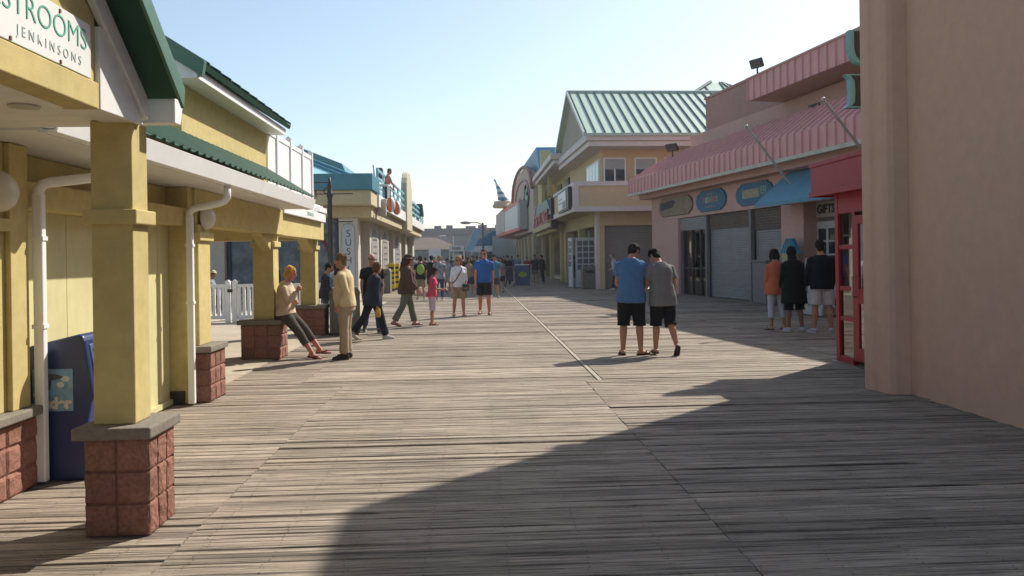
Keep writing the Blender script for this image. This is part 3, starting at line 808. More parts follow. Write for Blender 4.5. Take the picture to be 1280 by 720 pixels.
# ------------------------------------------------------------------ pink shop (its own frame: x along the wall toward the camera, y inward)
PINK = mat('pink_stucco', (.55, .35, .30), .88, .08, 7, bump=.3, bscale=90, dirt=.2, dscale=.7, spec=.2)
PINKD = mat('mauve_block_wall', (.40, .235, .20), .9, .1, 4, bump=.3, bscale=60, dirt=.4, dscale=.5, stretch=(3, 3, .4))
PINKM = mat('pink_metal_roof', (.60, .31, .295), .5, .1, 3, dirt=.3, dscale=1.5, dirtcol=(.46, .28, .26), stretch=(1.5, 1.5, .5))
SLAT = mat('grey_roller_shutter', (.30, .30, .31), .45, .1, 4, metallic=.35, dirt=.3, dscale=1.5)
SLATB = mat('brown_roller_shutter', (.13, .095, .075), .6, .2, 6, dirt=.3)
PANG = atan2(-1, .15)
PO = Vector((12.8 - .15 * 33.8, 33.8, 0))
PK = thing('pink_shop', 'long pink shop with ribbed pink metal roof edge and roller shutters', 'building', PO, PANG)
CS = cos(PANG); SN = sin(PANG)
def s_of(px, o=0.0, py=330):
    """distance along the wall where the picture column px meets the line at inward offset o"""
    r = ray(px, py); k = .15
    t = (12.8 + o * 1.0112) / (r.x + k * r.y)
    X, Y = r.x * t - PO.x, r.y * t - PO.y
    return X * CS + Y * SN
def l2w(x, y, z): return Vector((PO.x + x * CS - y * SN, PO.y + x * SN + y * CS, z))
SEND = 24.0
# wall openings: s positions from the picture
a1, a2, a3, a4, a5 = s_of(848), s_of(882), s_of(937), s_of(977), s_of(1005)
HT = 3.0
m = MB()
m.box(-.3, SEND, 0, .45, HT, 4.75)                       # sign band
m.box(-.3, a1, 0, .45, 0, HT - .001)
m.box(a4, a5, 0, .5, 0, HT - .001)
m.box(a5 + 3.2, SEND, 0, .45, 0, HT - .001)
m.box(-.3, SEND, .451, 9, 4.3, 4.8)
m.box(-.3, 0.0, .451, 9, 0, 4.29)
m.box(-.3, SEND, 7.5, 7.8, 0, 4.29)
m.build('wall', PINK, PK, bevel=.01)
m = MB(); m.box(-.3, SEND, 1.85, 6.5, 4.9, 6.7); m.build('upper_wall', PINK, PK)
m = MB(); b0_ = s_of(885, 2.0); m.box(b0_, 10.5, 2.0, 9, 4.9, 8.05); m.box(b0_ - .05, 10.55, 1.95, 9.05, 8.05, 8.14); m.build('block_wall', PINKD, PK)
m = MB(); m.box(a5 - 2.6, a5 - 2.0, 1.82, 1.849, 5.72, 6.3); m.build('upper_vent', BLACK, PK)
def ribbed(name, p0, p1, s0, s1, mt, rib=.38, h=.05, w=.034, s0top=None):
    """metal sheet from profile point p0 (y,z) to p1 with standing ribs"""
    m = MB(); (ya, za), (yb, zb) = p0, p1
    st = s0 if s0top is None else s0top
    nrm = Vector((0, -(zb - za), (yb - ya))); nrm = nrm.normalized()
    if nrm.y > 0: nrm = -nrm
    if abs(zb - za) < .01: nrm = Vector((0, 0, 1))
    def P(s, y, z, o): return (s, y + nrm.y * o, z + nrm.z * o)
    m.add([P(s0, ya, za, 0), P(s1, ya, za, 0), P(s1, yb, zb, 0), P(st, yb, zb, 0), P(s0, ya, za, -.03), P(s1, ya, za, -.03), P(s1, yb, zb, -.03), P(st, yb, zb, -.03)],
          [(0,1,2,3), (7,6,5,4), (0,4,5,1), (1,5,6,2), (2,6,7,3), (3,7,4,0)])
    n = int((s1 - s0) / rib)
    for i in range(n + 1):
        s = s0 + .03 + i * rib
        yt, zt = yb, zb
        if s < st:
            k = (s - s0) / (st - s0); yt, zt = ya + (yb - ya) * k, za + (zb - za) * k
        q = [P(s - w/2, ya, za, 0.001), P(s + w/2, ya, za, 0.001), P(s + w/2, yt, zt, 0.001), P(s - w/2, yt, zt, 0.001),
             P(s - w/4, ya, za, h), P(s + w/4, ya, za, h), P(s + w/4, yt, zt, h), P(s - w/4, yt, zt, h)]
        m.add(q, [(4,5,6,7), (0,1,5,4), (1,2,6,5), (2,3,7,6), (3,0,4,7)])
    return m.build(name, mt, PK)
ribbed('roof_fascia', (-.80, 4.22), (-.80, 4.82), -.9, SEND, PINKM)
ribbed('mansard_roof', (-.79, 4.83), (.42, 5.74), -.9, SEND, PINKM, s0top=.9)
m = MB(); m.add([(-.9, -.8, 4.22), (-.9, 1.0, 4.22), (-.9, 1.0, 4.82), (-.9, -.8, 4.82)], [(0,1,2,3)]); m.add([(-.9, -.8, 4.83), (.9, .42, 5.74), (.9, 3, 5.74), (-.9, 3, 4.83)], [(0,1,2,3)])
m.build('roof_end', PINKM, PK)
m = MB(); m.box(-.95, SEND, -.90, -.82, 4.10, 4.215); m.build('gutter', mat('weathered_gutter', (.50, .47, .40), .6, .15, 3, dirt=.5, dscale=2), PK, bevel=.01)
m = MB(); m.box(-.9, SEND, -.819, -.001, 4.17, 4.2); m.box(-.6, SEND, -.45, -.002, 3.95, 4.169); m.build('soffit', PINK, PK)
u0, u1 = s_of(938, .6), SEND
ribbed('upper_fascia', (.60, 6.74), (.60, 7.46), u0, u1, PINKM, rib=.42)
m = MB(); m.box(u0, u1, .635, 4, 6.74, 6.78); m.box(u0, u1, .62, 4.5, 7.40, 7.46); m.box(u0, u0 + .03, .635, 4, 6.785, 7.395); m.build('upper_soffit', PINK, PK)
m = MB(); m.box(u0 - .03, u1, .55, .70, 7.461, 7.52); m.build('upper_trim', PINK, PK)
# shutters
def shutter(sa, sb, z0, z1, mt, name='roller_shutter', y=.12):
    m = MB(); n = int((z1 - z0) / .075)
    for i in range(n):
        za = z0 + (z1 - z0) * i / n; zb = z0 + (z1 - z0) * (i + 1) / n
        m.prism([(y, za), (y - .022, za + .02), (y - .022, zb - .02), (y, zb), (y + .03, zb), (y + .03, za)], 'x', sa, sb)
    return m.build(name, mt, PK)
shutter(a2 + .08, a3 - .05, .02, HT, SLAT, y=.20); shutter(a3 + .12, a4, .02, HT, SLAT, y=.20)
shutter(a2 + .10, a3 - .05, 2.45, 2.99, SLATB, 'shutter_hood', y=.15); shutter(a3 + .14, a4, 2.32, 2.99, SLATB, 'shutter_hood', y=.15)
shutter(a1, a2 - .1, 2.5, 2.99, SLAT, 'shutter_roll', y=.12)
m = MB()
for s in (a2, a3): m.box(s - .06, s + .06, .02, .14, 0, HT)
m.box(a1, a1 + .08, .1, .2, 0, 2.5)
m.build('shutter_post', mat('post_grey', (.20, .20, .21), .5, metallic=.3), PK)
m = MB(); m.box(a1 + .08, a2 - .06, .24, .25, .02, 2.5); dg = m.build('entrance_glass', glass_mat('shop_glass', (.6, .63, .62), .18), PK)
m = MB()
for k in range(4):
    s = a1 + .1 + (a2 - a1 - .2) * k / 3; m.box(s - .04, s + .04, .19, .238, .02, 2.5)
m.box(a1 + .08, a2 - .06, .195, .237, 1.0, 1.08)
m.build('glass_frame', SEAL, dg)
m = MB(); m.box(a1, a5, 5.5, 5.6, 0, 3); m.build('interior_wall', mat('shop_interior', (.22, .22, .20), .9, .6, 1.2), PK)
# ice machine glimpsed inside the open entrance
c = (a1 + a2) / 2 + .4
m = MB(); m.box(c - .35, c + .35, .9, 1.4, 0, 1.55); m.build('interior_counter', mat('counter_grey', (.3, .33, .36), .5), PK)
# recessed gift shop door
g0 = a5 + .32; g1 = a5 + 3.19
m = MB(); m.box(a5 + .002, g1, .50, .65, 0, 4.28); m.build('recess_wall', mat('recess_grey', (.16, .14, .135), .85, .2, 3), PK)
dS = s_of(1022, .5); dE = s_of(1054, .5)
m = MB(); m.box(dS, dE, .43, .49, .02, 2.45); dd = m.build('gift_door', mat('door_offwhite', (.45, .44, .42), .6), PK, bevel=.01)
m = MB()
for i in range(2):
    for j in range(3):
        w2 = (dE - dS) * .3; s = dS + (dE - dS) * (.15 + .40 * i); z = 1.15 + j * .38
        m.box(s, s + w2, .422, .429, z, z + .33)
m.build('door_pane', DGLASS, dd)
# ------------- things on the pink shop
def on_pink(name, label, cat, s, y, z, group=None):
    return thing(name, label, cat, l2w(s, y, z), PANG, group)
def sign_outline(wd, h):
    r = h * .5; c = wd / 2; k = h * .13
    pts = []
    for cx, sg in ((c - r * .72, 1), (-(c - r * .72), -1)):
        pts.append((cx - sg * k, -sg * r)); pts.append((cx, -sg * (r - k * .8)))
        for i in range(1, 8):
            a = (-pi / 2 + pi * i / 8) if sg > 0 else (pi / 2 + pi * i / 8)
            pts.append((cx + r * .80 * cos(a), r * .80 * sin(a)))
        pts.append((cx, sg * (r - k * .8))); pts.append((cx - sg * k, sg * r))
    return pts
SBLUE = mat('sign_blue', (.035, .14, .235), .6, .25, 4, dirt=.3, dscale=3)
for i, (pl, pr, zc, h, lb) in enumerate(((826, 867, 3.50, .72, 'faded brown and dark oval board sign, leftmost on the pink shop'), (873, 909, 3.50, .74, 'blue oval board sign with small coloured letters above the middle shutter'), (923, 968, 3.49, .70, 'larger blue oval board sign with pale panel and green letters beside the awning'))):
    sa, sb = s_of(pl), s_of(pr); sc = (sa + sb) / 2; wd = sb - sa
    t = on_pink('board_sign', lb, 'sign', sc, -.02, zc, 'oval board signs')
    m = MB(); m.prism(sign_outline(wd, h), 'y', -.03, .015)
    m.build('sign_panel', mat('sign_faded_tan', (.27, .21, .14), .7, .3, 2.5, dirt=.6, dscale=2) if i == 0 else SBLUE, t)
    m = MB(); m.prism([(p[0] * 1.03, p[1] * 1.06) for p in sign_outline(wd, h)], 'y', .0155, .0185); m.build('sign_edge', mat('sign_edge_dark', (.06, .06, .07), .7), t)
    if i == 0:
        m = MB(); m.add([(-wd * .44, -.035, .18), (-wd * .44, -.035, -.12), (-.2, -.035, -.04), (.1, -.035, .16), (-.1, -.035, .26)], [(0, 1, 2, 3, 4)])
        m.build('dark_patch', mat('sign_dark_patch', (.05, .05, .065), .7), t)
    if i == 1:
        cols_ = [(.45, .12, .14), (.5, .5, .42), (.25, .42, .10), (.45, .2, .25), (.45, .12, .14), (.42, .38, .1)]
        for k, ch in enumerate('FUDGES'):
            text(ch, .26, mat('letter_%d' % k, cols_[k], .6), t, (-.52 + k * .21, -.034, .02), (1, 0, 0), depth=.002, bold=.012, world=False)
        m = MB(); m.box(-.3, .3, -.034, -.0305, .2, .27); m.box(-.4, .4, -.034, -.0305, -.26, -.2); m.build('small_print', mat('small_print', (.22, .2, .18), .6), t)
    if i == 2:
        m = MB(); m.box(-.72, .38, -.036, -.0305, -.13, .15); m.build('pale_panel', mat('pale_panel', (.33, .28, .20), .6, .5, 14), t)
        text('ER', .34, mat('letter_green', (.20, .38, .20), .6), t, (.66, -.036, .05), (1, 0, 0), depth=.002, bold=.006, world=False)
# blue awning over the gift entrance
aS, aE = s_of(987, -.02), a5 + 3.4
AW = mat('blue_awning', (.11, .27, .37), .8, .1, 3, dirt=.2, dscale=1.2)
t = on_pink('awning', 'sloping blue fabric awning over the gift shop entrance', 'awning', aS, -.01, 0)
m = MB(); L = aE - aS
m.add([(0, 0, 3.95), (L, 0, 3.95), (L, -1.05, 3.0), (-.1, -1.05, 3.0), (0, 0, 3.93), (L, 0, 3.93), (L, -1.04, 2.98), (-.1, -1.04, 2.98)], [(0,1,2,3), (7,6,5,4), (0,3,7,4), (1,5,6,2), (0,4,5,1), (3,2,6,7)])
m.add([(0, 0, 3.93), (-.1, -1.03, 2.99), (0, 0, 2.99)], [(0,1,2)])
m.build('canopy', AW, t)
m = MB(); n = 40
for i in range(n):
    x0 = -.1 + (L + .1) * i / n; x1 = -.1 + (L + .1) * (i + 1) / n
    m.add([(x0, -1.052, 2.995), (x1, -1.052, 2.995), (x1, -1.052, 2.92), ((x0 + x1) / 2, -1.054, 2.88), (x0, -1.052, 2.92)], [(0,1,2,3,4)])
m.build('valance', AW, t)
# gift sign
t = on_pink('gift_sign', 'pale board with dark gift lettering above the white shop door', 'sign', (dS + dE) / 2 - .1, .44, 2.78)
m = MB(); m.box(-.62, .80, -.03, .02, -.22, .22); m.build('sign_panel', mat('gift_panel', (.40, .38, .33), .6), t, bevel=.01)
text('GIFTS', .34, BLACK, t, (.08, -.034, .0), (1, 0, 0), depth=.003, world=False, bold=.012)
# house shaped sign with blue striped roof, utility box, menu board
sH = s_of(986, -.4)
t = on_pink('house_sign', 'small house shaped sign with blue striped gable leaning on the pink pillar', 'sign', sH, -.35, 0)
m = MB(); m.prism([(-.33, 0), (.33, 0), (.33, 1.55), (-.33, 1.55)], 'y', -.04, .04); m.build('sign_panel', mat('house_cream', (.42, .36, .20), .6), t)
m = MB(); m.prism([(-.48, 1.55), (.48, 1.55), (.15, 1.98), (-.15, 1.98)], 'y', -.06, .06); rf_ = m.build('sign_roof', mat('house_roof_blue', (.06, .30, .42), .5), t)
m = MB()
for k in range(6):
    x = -.36 + k * .145; m.prism([(x - .02, 1.555), (x + .02, 1.555), (x * .33 + .012, 1.975), (x * .33 - .012, 1.975)], 'y', -.066, -.061)
m.build('roof_stripe', mat('house_stripe', (.02, .05, .09), .5), rf_)
sU = s_of(957, -.25)
t = on_pink('cabinet', 'low grey metal cabinet against the last roller shutter', 'cabinet', sU, -.28, 0)
m = MB(); m.box(-.42, .42, -.2, .2, .05, 1.30); m.box(-.40, .40, -.18, .18, 0, .05); m.build('cabinet_body', mat('cabinet_grey', (.17, .16, .16), .6, .1), t, bevel=.015)
m = MB(); m.box(-.45, .45, -.23, .23, 1.301, 1.36); m.build('cabinet_top', mat('cabinet_grey', (.17, .16, .16)), t, bevel=.01)
sM = s_of(1005, -1.6)
t = on_pink('menu_board', 'white board with coloured price rows standing behind the man in white shorts', 'board', sM + .3, -1.6, 0)
m = MB(); m.prism([(-.05, .04), (0, .04), (.22, 1.42), (.17, 1.42)], 'x', -.5, .5); bd = m.build('board_panel', mat('board_pale', (.34, .34, .33), .5), t)
m = MB(); rr = random.Random(4)
for k in range(7):
    z = .25 + k * .15; y = -.056 + .16 * (z - .04) / 1.38 * 1.4
    for q in range(3):
        x = -.42 + q * .29; m.add([(x, y - .004, z), (x + .22 * rr.random() + .04, y - .004, z), (x + .22, y + .008, z + .06), (x, y + .008, z + .06)], [(0,1,2,3)])
m.build('lettering', mat('board_print', (.10, .16, .13), .6, .8, 8), bd)
m = MB(); m.box(-.45, -.40, .2, .5, 0, .04); m.box(.40, .45, .2, .5, 0, .04); m.tube([(-.42, .45, .02), (-.42, .2, 1.2)], .02, 6); m.tube([(.42, .45, .02), (.42, .2, 1.2)], .02, 6); m.build('board_stand', SEAL, t)
# floodlights on the roof edges
def flood(label, P, rz, tilt, s=.34, dirf=1):
    t = thing('floodlight', label, 'floodlight', P, rz, 'black floodlights on the roofs')
    m = MB(); m.tube([(0, 0, 0), (0, 0, .28)], .03, 8); m.build('stem', SEAL, t)
    R = Matrix.Rotation(tilt, 3, 'X')
    m = MB()
    m.ring_loft([[R @ Vector((x * k, y, z * k)) + Vector((0, 0, .28 + s * .5)) for x, z in ((-s, -s * .62), (s, -s * .62), (s, s * .62), (-s, s * .62))] for k, y in ((1, -s * .35), (1, 0), (.7, s * .4), (.35, s * .55))])
    m.build('housing', BLACK, t, bevel=.015)
    m = MB(); m.add([R @ Vector((x * .88, -s * .36, z * .88)) + Vector((0, 0, .28 + s * .5)) for x, z in ((-s, -s * .62), (s, -s * .62), (s, s * .62), (-s, s * .62))], [(0,1,2,3)])
    m.build('lens', mat('flood_lens', (.07, .07, .07), .2, spec=.6), t)
su = s_of(950, .65)
flood('black floodlight on the upper pink fascia', l2w(su, .66, 7.5), radians(-62), radians(22), .25)
sv = s_of(834, -.2)
flood('black floodlight on a white stem at the far corner of the pink roof', l2w(sv, .1, 5.52), radians(-48), radians(38), .26)
# teal framed black shields hung high by the mauve corner
FR = mat('teal_frame', (.13, .33, .34), .5, .1)
for (px, pyt, pyb, lb, curved) in ((1069, 38, 80, 'black panel with teal curved frame hung high by the mauve corner, the upper one', True), (1067, 93, 135, 'black panel with teal frame hung high by the mauve corner, the lower squarer one', False)):
    Y = 12.6; A = atY(px - 9, pyt, Y); B = atY(px - 9, pyb, Y)
    h = A.z - B.z; wd = .62
    t = thing('framed_panel', lb, 'sign', (A.x, Y, B.z), 0, 'teal framed black panels')
    if curved: pol = [(0, h), (0, h * .45), (.03, h * .22), (.10, h * .06), (.22, 0), (wd, 0), (wd, h)]
    else: pol = [(-.03, 0), (wd, 0), (wd, h), (-.03, h), (.04, h * .85), (.05, h * .5), (.04, h * .12)]
    m = MB(); m.prism(pol, 'y', -.03, .09); m.build('frame', FR, t)
    cx, cz = wd / 2 + .02, h / 2
    m = MB(); m.prism([((p[0] - cx) * (.90 if curved else .90) + cx + .055, (p[1] - cz) * .90 + cz) for p in pol], 'y', -.05, -.031); m.build('panel', BLACK, t)
    m = MB(); m.tube([(wd - .05, .05, h * .5), (wd + .7, .05, h * .5)], .03, 6); m.build('bracket', SEAL, t)
# flagpoles leaning out over the roof edge from under the eave
for (pa, pb, lb) in (((933, 158), (982, 223), 'bare grey flagpole leaning out above the oval signs, the farther one'), ((1029, 124), (1077, 187), 'bare grey flagpole leaning out beside the red canopy, the nearer one')):
    r = ray(*pa); t0 = (12.8 - 2.3) / (r.x + .15 * r.y); P = Vector((r.x * t0, r.y * t0, CH + r.z * t0))
    r = ray(*pb); t1 = (12.8 - 1.0) / (r.x + .15 * r.y); Q = Vector((r.x * t1, r.y * t1, CH + r.z * t1))
    t = thing('flagpole', lb, 'flagpole', Q, 0, 'flagpoles on the pink shop')
    d_ = P - Q; rm_ = mat('rod_grey', (.42, .43, .42), .5, metallic=.3)
    m = MB(); m.tube([(0, 0, 0), d_], [.035, .028], 8); m.build('pole', rm_, t)
    m = MB(); m.ell(d_, (.05, .05, .05)); m.tube([d_ - Vector((0, 0, .02)), d_ + Vector((.10, 0, -.10))], .02, 6); m.build('pole_tip', rm_, t)
    m = MB(); m.tube([(0, 0, 0), (.16, .024, -.14)], .035, 8); m.build('bracket', rm_, t)
# ------------------------------------------------------------------ tan two storey building with pale green roof (own frame, slightly turned)
TAN = mat('tan_stucco', (.58, .44, .27), .88, .06, 5, bump=.25, bscale=60, dirt=.15, dscale=.7)
TANY = mat('pale_yellow_wall', (.52, .45, .24), .88, .06, 5, dirt=.15)
TRIM = mat('pinkish_white_trim', (.62, .55, .52), .6, .05, 4, dirt=.12)
ROOFG = mat('pale_green_metal', (.47, .60, .49), .4, .06, 3, dirt=.1)
SEAM = mat('dark_green_seam', (.03, .07, .055), .4)
YA = radians(1.6)
YO = Vector((5.85, 37.6, 0))
TB = thing('tan_building', 'tan two storey building with pale green standing seam roof and walled upper deck', 'building', YO, YA)
def yw(P):      # world -> frame
    x, y = P[0] - YO.x, P[1] - YO.y
    return Vector((x * cos(YA) + y * sin(YA), -x * sin(YA) + y * cos(YA), P[2]))
m = MB()
m.box(0, .36, 0, .5, 0, 3.66); m.box(2.9, 3.4, .02, .5, 0, 3.66); m.box(.36, 2.9, .02, .5, 3.0, 3.66); m.box(3.4, 9, .02, .5, 3.0, 3.66); m.box(8.6, 9.0, .03, .5, 0, 3)
m.box(0, 9, 10.5, 11, 0, 3.66); m.box(8.6, 9, .5, 10.5, 0, 3.66)
m.box(.42, 9, .9, 11, 3.7, 6.75)
m.build('wall', TAN, TB, bevel=.015)
m = MB(); m.box(-.05, .12, -.05, -.001, 0, 3.66); m.box(-.05, -.001, -.001, .35, 0, 3.66); m.build('corner_trim', TRIM, TB, bevel=.01)
m = MB(); n = 40
for i in range(n):
    z0 = .03 + i * .0745; m.prism([(.30, z0), (.275, z0 + .02), (.275, z0 + .06), (.30, z0 + .0745), (.33, z0 + .0745), (.33, z0)], 'x', .365, 2.895)
m.build('roller_shutter', mat('shutter_warm_grey', (.27, .26, .25), .6, .08, 3, dirt=.2), TB)  # the shutter's own plain grey with a little dirt
# street side, ground floor
m = MB()
for y0, y1 in ((.36, .6), (5.2, 5.6), (10.4, 11.0)): m.box(0.0, .4, y0 + .15, y1 + .15, 0, 3.66)
m.box(0, .4, .501, 11.1, 3.0, 3.659)
m.build('street_column', TANY, TB, bevel=.02)
m = MB(); m.box(.5, .6, .6, 10.2, .02, 3.0); gw = m.build('shop_window', DGLASS, TB)
m = MB()
for y in (.9, 1.6, 2.3, 5.0, 5.8): m.box(.42, .499, y, y + .08, .1, 2.95)
m.box(.42, .499, .6, 2.8, 1.0, 1.12)
m.build('window_frame', WHITE, gw)
m = MB(); m.box(-.9, -.82, 2.2, 3.3, .02, 2.5)
wd_ = m.build('open_door', mat('door_white', (.55, .57, .58), .5), TB, bevel=.01)
m = MB()
for j in range(4):
    for i in range(3): m.box(-.906, -.901, 2.3 + i * .32, 2.55 + i * .32, 1.05 + j * .34, 1.32 + j * .34)
m.build('door_pane', mat('pane_grey', (.12, .15, .18), .2), wd_)
for b in range(1): pass
m = MB(); m.box(-.7, .3, 2.24, 2.3, .02, 2.5); wq = m.build('white_panel', mat('door_white', (.5, .5, .5)), TB, bevel=.01)
m = MB()
for j in range(5):
    for i in range(3): m.box(-.60 + i * .3, -.36 + i * .3, 2.232, 2.239, .9 + j * .3, 1.14 + j * .3)
m.build('door_pane', mat('pane_grey', (.12, .15, .18)), wq)
# upper deck with solid parapet
m = MB()
m.box(-1.2, 9, -.9, -.72, 3.68, 4.93); m.box(-1.2, -1.02, -.719, 6.2, 3.68, 4.93)
m.box(-1.19, 9, -.71, 11, 3.661, 3.699)
m.build('deck_parapet', TAN, TB, bevel=.01)
m = MB()
for z0, z1 in ((3.62, 3.86), (4.80, 4.98)): m.box(-1.26, 9, -.95, -.901, z0, z1); m.box(-1.26, -1.201, -.9, 6.25, z0, z1)
m.box(-1.26, -1.0, -.95, -.901, 3.861, 4.799); m.box(-1.26, -1.201, -.9, -.7, 3.861, 4.799)
m.box(-1.22, 9, -.94, -.70, 4.981, 5.02)
m.build('parapet_trim', TRIM, TB, bevel=.01)
# upper windows
for sx, ex in ((.52, 1.62), (2.05, 3.15), (3.5, 4.6)):
    m = MB(); m.box(sx, ex, .84, .899, 4.9, 6.32); wn = m.build('window_frame', WHITE2, TB, bevel=.008)
    m = MB(); mid = (sx + ex) / 2
    m.box(sx + .07, mid - .04, .832, .839, 4.98, 6.25); m.box(mid + .04, ex - .07, .832, .839, 4.98, 6.25)
    m.build('window_pane', mat('upper_window_glass', (.035, .055, .07), .06, .3, 1.2, spec=.9), wn)
    m = MB(); m.box(sx + .07, ex - .07, .825, .831, 5.75, 6.25); m.build('blind', mat('blind_grey', (.34, .36, .38), .5), wn)
m = MB(); m.box(.36, .419, 1.3, 4.8, 4.9, 6.3); wn = m.build('window_frame', WHITE2, TB, bevel=.008)
m = MB()
for k in range(4): m.box(.352, .359, 1.38 + k * .86, 2.12 + k * .86, 4.98, 6.22)
m.build('window_pane', mat('side_glass_pale', (.25, .33, .36), .1, .2, 2), wn)
# eaves and roof: gable towards the street, ridge across
m = MB()
m.box(-.42, 12, -.42, 10.0, 6.7, 6.95); m.box(-.55, 12, -.55, 10.1, 6.951, 7.28)
m.build('eave_fascia', TRIM, TB, bevel=.03)
yr = 4.6; zr = 10.25
m = MB()
m.add([(-.62, -.62, 7.28), (12, -.62, 7.28), (12, yr, zr), (-.62, yr, zr), (-.62, -.62, 7.19), (12, -.62, 7.19), (12, yr, zr - .1), (-.62, yr, zr - .1)], [(0,1,2,3), (7,6,5,4), (0,4,5,1), (0,3,7,4), (1,5,6,2)])
m.add([(-.62, 10.2, 7.28), (12, 10.2, 7.28), (12, yr, zr), (-.62, yr, zr), (-.62, 10.2, 7.19), (12, 10.2, 7.19), (12, yr, zr - .1), (-.62, yr, zr - .1)], [(3,2,1,0), (4,5,6,7), (1,5,4,0), (4,7,3,0), (2,6,5,1)])
rf = m.build('roof', ROOFG, TB)
m = MB(); nrm = Vector((0, -(zr - 7.28), yr + .62)).normalized()
for i in range(28):
    x = -.55 + i * .45
    q = [Vector((x - .015, -.62, 7.28)), Vector((x + .015, -.62, 7.28)), Vector((x + .015, yr, zr)), Vector((x - .015, yr, zr))]
    m.add(q + [v + nrm * .075 for v in q], [(4,5,6,7), (0,1,5,4), (1,2,6,5), (2,3,7,6), (3,0,4,7)])
m.build('roof_seam', SEAM, rf)
m = MB(); m.tube([(-.64, yr, zr + .03), (12, yr, zr + .03)], .09, 8); m.box(-.66, -.625, -.65, yr, 7.2, 7.21)
m.prism([(-.65, 7.15), (-.65, 7.34), (yr, zr + .08), (yr, zr - .12)], 'x', -.70, -.625); m.prism([(10.2, 7.15), (10.2, 7.34), (yr, zr + .08), (yr, zr - .12)], 'x', -.70, -.625)
m.box(-.5, 12, -.66, -.625, 7.16, 7.29)
m.build('roof_trim', mat('pale_trim_green', (.42, .50, .44), .4), TB)
m = MB(); m.prism([(-.3, 7.281), (9.9, 7.281), (yr, zr - .13)], 'x', -.40, -.30); m.build('gable_wall', mat('grey_gable', (.34, .30, .24), .8), TB)
# hipped tower roof behind on the right
P = yw(Vector((13.6, 43.5, 0))); hx, hy = P.x, P.y
m = MB(); a = 3.0
m.add([(hx - a, hy - 1.6, 9.4), (hx + 4, hy - 1.6, 9.4), (hx + 4, hy + 8, 9.4), (hx - a, hy + 8, 9.4), (hx, hy + 1.2, 11.3), (hx, hy + 5, 11.3), (hx+.6, hy+1.2, 11.3)], [(0,1,6,4), (1,2,5,6), (2,3,5), (3,0,4,5), (4,6,5)])
m.box(hx - a + .3, hx + 3.7, hy - 1.3, hy + 7.7, 6.8, 9.39)
tr = m.build('hip_roof', ROOFG, TB)
m = MB()
for i in range(7):
    x = hx - a + .5 + i * 1.0; xt = max(hx, min(hx + .6, x)); k = 1 if x >= hx else (x - hx + a) / a
    q0 = Vector((x, hy - 1.62, 9.42)); q1 = Vector((hx if x < hx else xt, hy + 1.2, 11.33)) if k >= 1 else Vector((x, hy - 1.6 + 2.8 * k, 9.42 + 1.91 * k))
    m.tube([q0, q1], .04, 6)
m.tube([(hx - a, hy - 1.6, 9.44), (hx, hy + 1.2, 11.35)], .09, 6); m.tube([(hx, hy + 1.2, 11.35), (hx, hy + 5, 11.35)], .08, 6)
m.build('roof_seam', SEAM, tr)
# deck sign and hanging dark banner
t = thing('deck_sign', 'white sign box in black frame on the street side of the upper deck', 'sign', (4.6, 40, 3.7))
def deckw(pts): return pts
m = W(); m.box(4.45, 4.62, 37.2, 41.6, 3.78, 4.84); m.build('sign_frame', BLACK, t, bevel=.01)
m = W(); m.box(4.43, 4.449, 38.1, 41.5, 3.9, 4.74); m.build('sign_panel', mat('lightbox_white', (.62, .63, .63), .4), t)
m = W(); m.box(4.422, 4.429, 38.2, 39.4, 3.92, 4.25); m.box(4.422, 4.429, 39.6, 41.2, 4.4, 4.46); m.box(4.422, 4.429, 39.6, 41.2, 4.2, 4.26); m.build('lettering', mat('sign_dull_green', (.22, .27, .24), .6), t)
t = thing('hanging_banner', 'tall narrow black banner hanging below the upper deck beside the red letters', 'banner', (4.85, 45.6, 3.0))
m = W(); m.box(4.46, 4.86, 45.6, 45.75, 3.15, 4.95); m.build('banner_panel', BLACK, t, bevel=.01)
m = W(); m.tube([(4.3, 45.67, 5.0), (5.8, 45.67, 5.0)], .03, 6); m.build('banner_arm', SEAL, t)

# ------------------------------------------------------------------ arcade row farther along the right side
AB = thing('arcade_row', 'row of yellowish arcade fronts with porch, curved gable and red lettered canopy', 'building', (5, 58, 0))
m = W()
m.box(6.2, 16, 49, 63, 3.5, 7.3); m.box(5.9, 16, 49, 62, 0.0, .2); m.box(7.0, 16, 49, 62, .2, 3.5)
m.box(5.0, 6.2, 48.6, 63, 3.15, 3.6)
m.build('wall', TANY, AB, bevel=.02)
m = W()
for y in (49.0, 55.8, 62.4):
    m = W(); m.box(5.35, 5.65, y, y + .30, 0, 3.149); m.build('porch_column', TANY, AB, bevel=.02)
m = W()
for a, b in ((49.3, 51.4), (52.1, 55.3), (56.1, 59.3), (60.1, 62.3)):
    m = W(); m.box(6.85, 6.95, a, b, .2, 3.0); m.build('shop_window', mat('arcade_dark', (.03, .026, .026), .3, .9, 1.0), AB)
m = W(); m.box(6.1, 6.19, 50.5, 52.2, 4.9, 6.6); m.box(6.1, 6.19, 55.2, 57.4, 4.3, 6.6); m.build('upper_window', DGLASS, AB)
m = W(); m.box(6.08, 6.1, 51.3, 51.4, 4.9, 6.6); m.build('window_frame', WHITE2, AB)
m = W(); m.box(5.1, 5.35, 53.9, 54.2, 3.6, 7.0); m.box(5.1, 5.35, 59.0, 62.5, 3.6, 7.3); m.build('upper_column', TANY, AB, bevel=.02)
m = W()
for z in (4.5, 4.75, 5.0, 5.25): m.box(5.12, 5.2, 47.0, 58.9, z, z + .12)
for k in range(8): m.box(5.11, 5.22, 47 + k * 1.65, 47.1 + k * 1.65, 4.2, 5.45)
m.build('porch_rail', WHITE2, AB)
m = W(); m.box(4.95, 5.2, 46.5, 62.5, 3.62, 4.25); m.build('porch_floor', mat('grey_trim', (.36, .36, .36), .7), AB, bevel=.02)
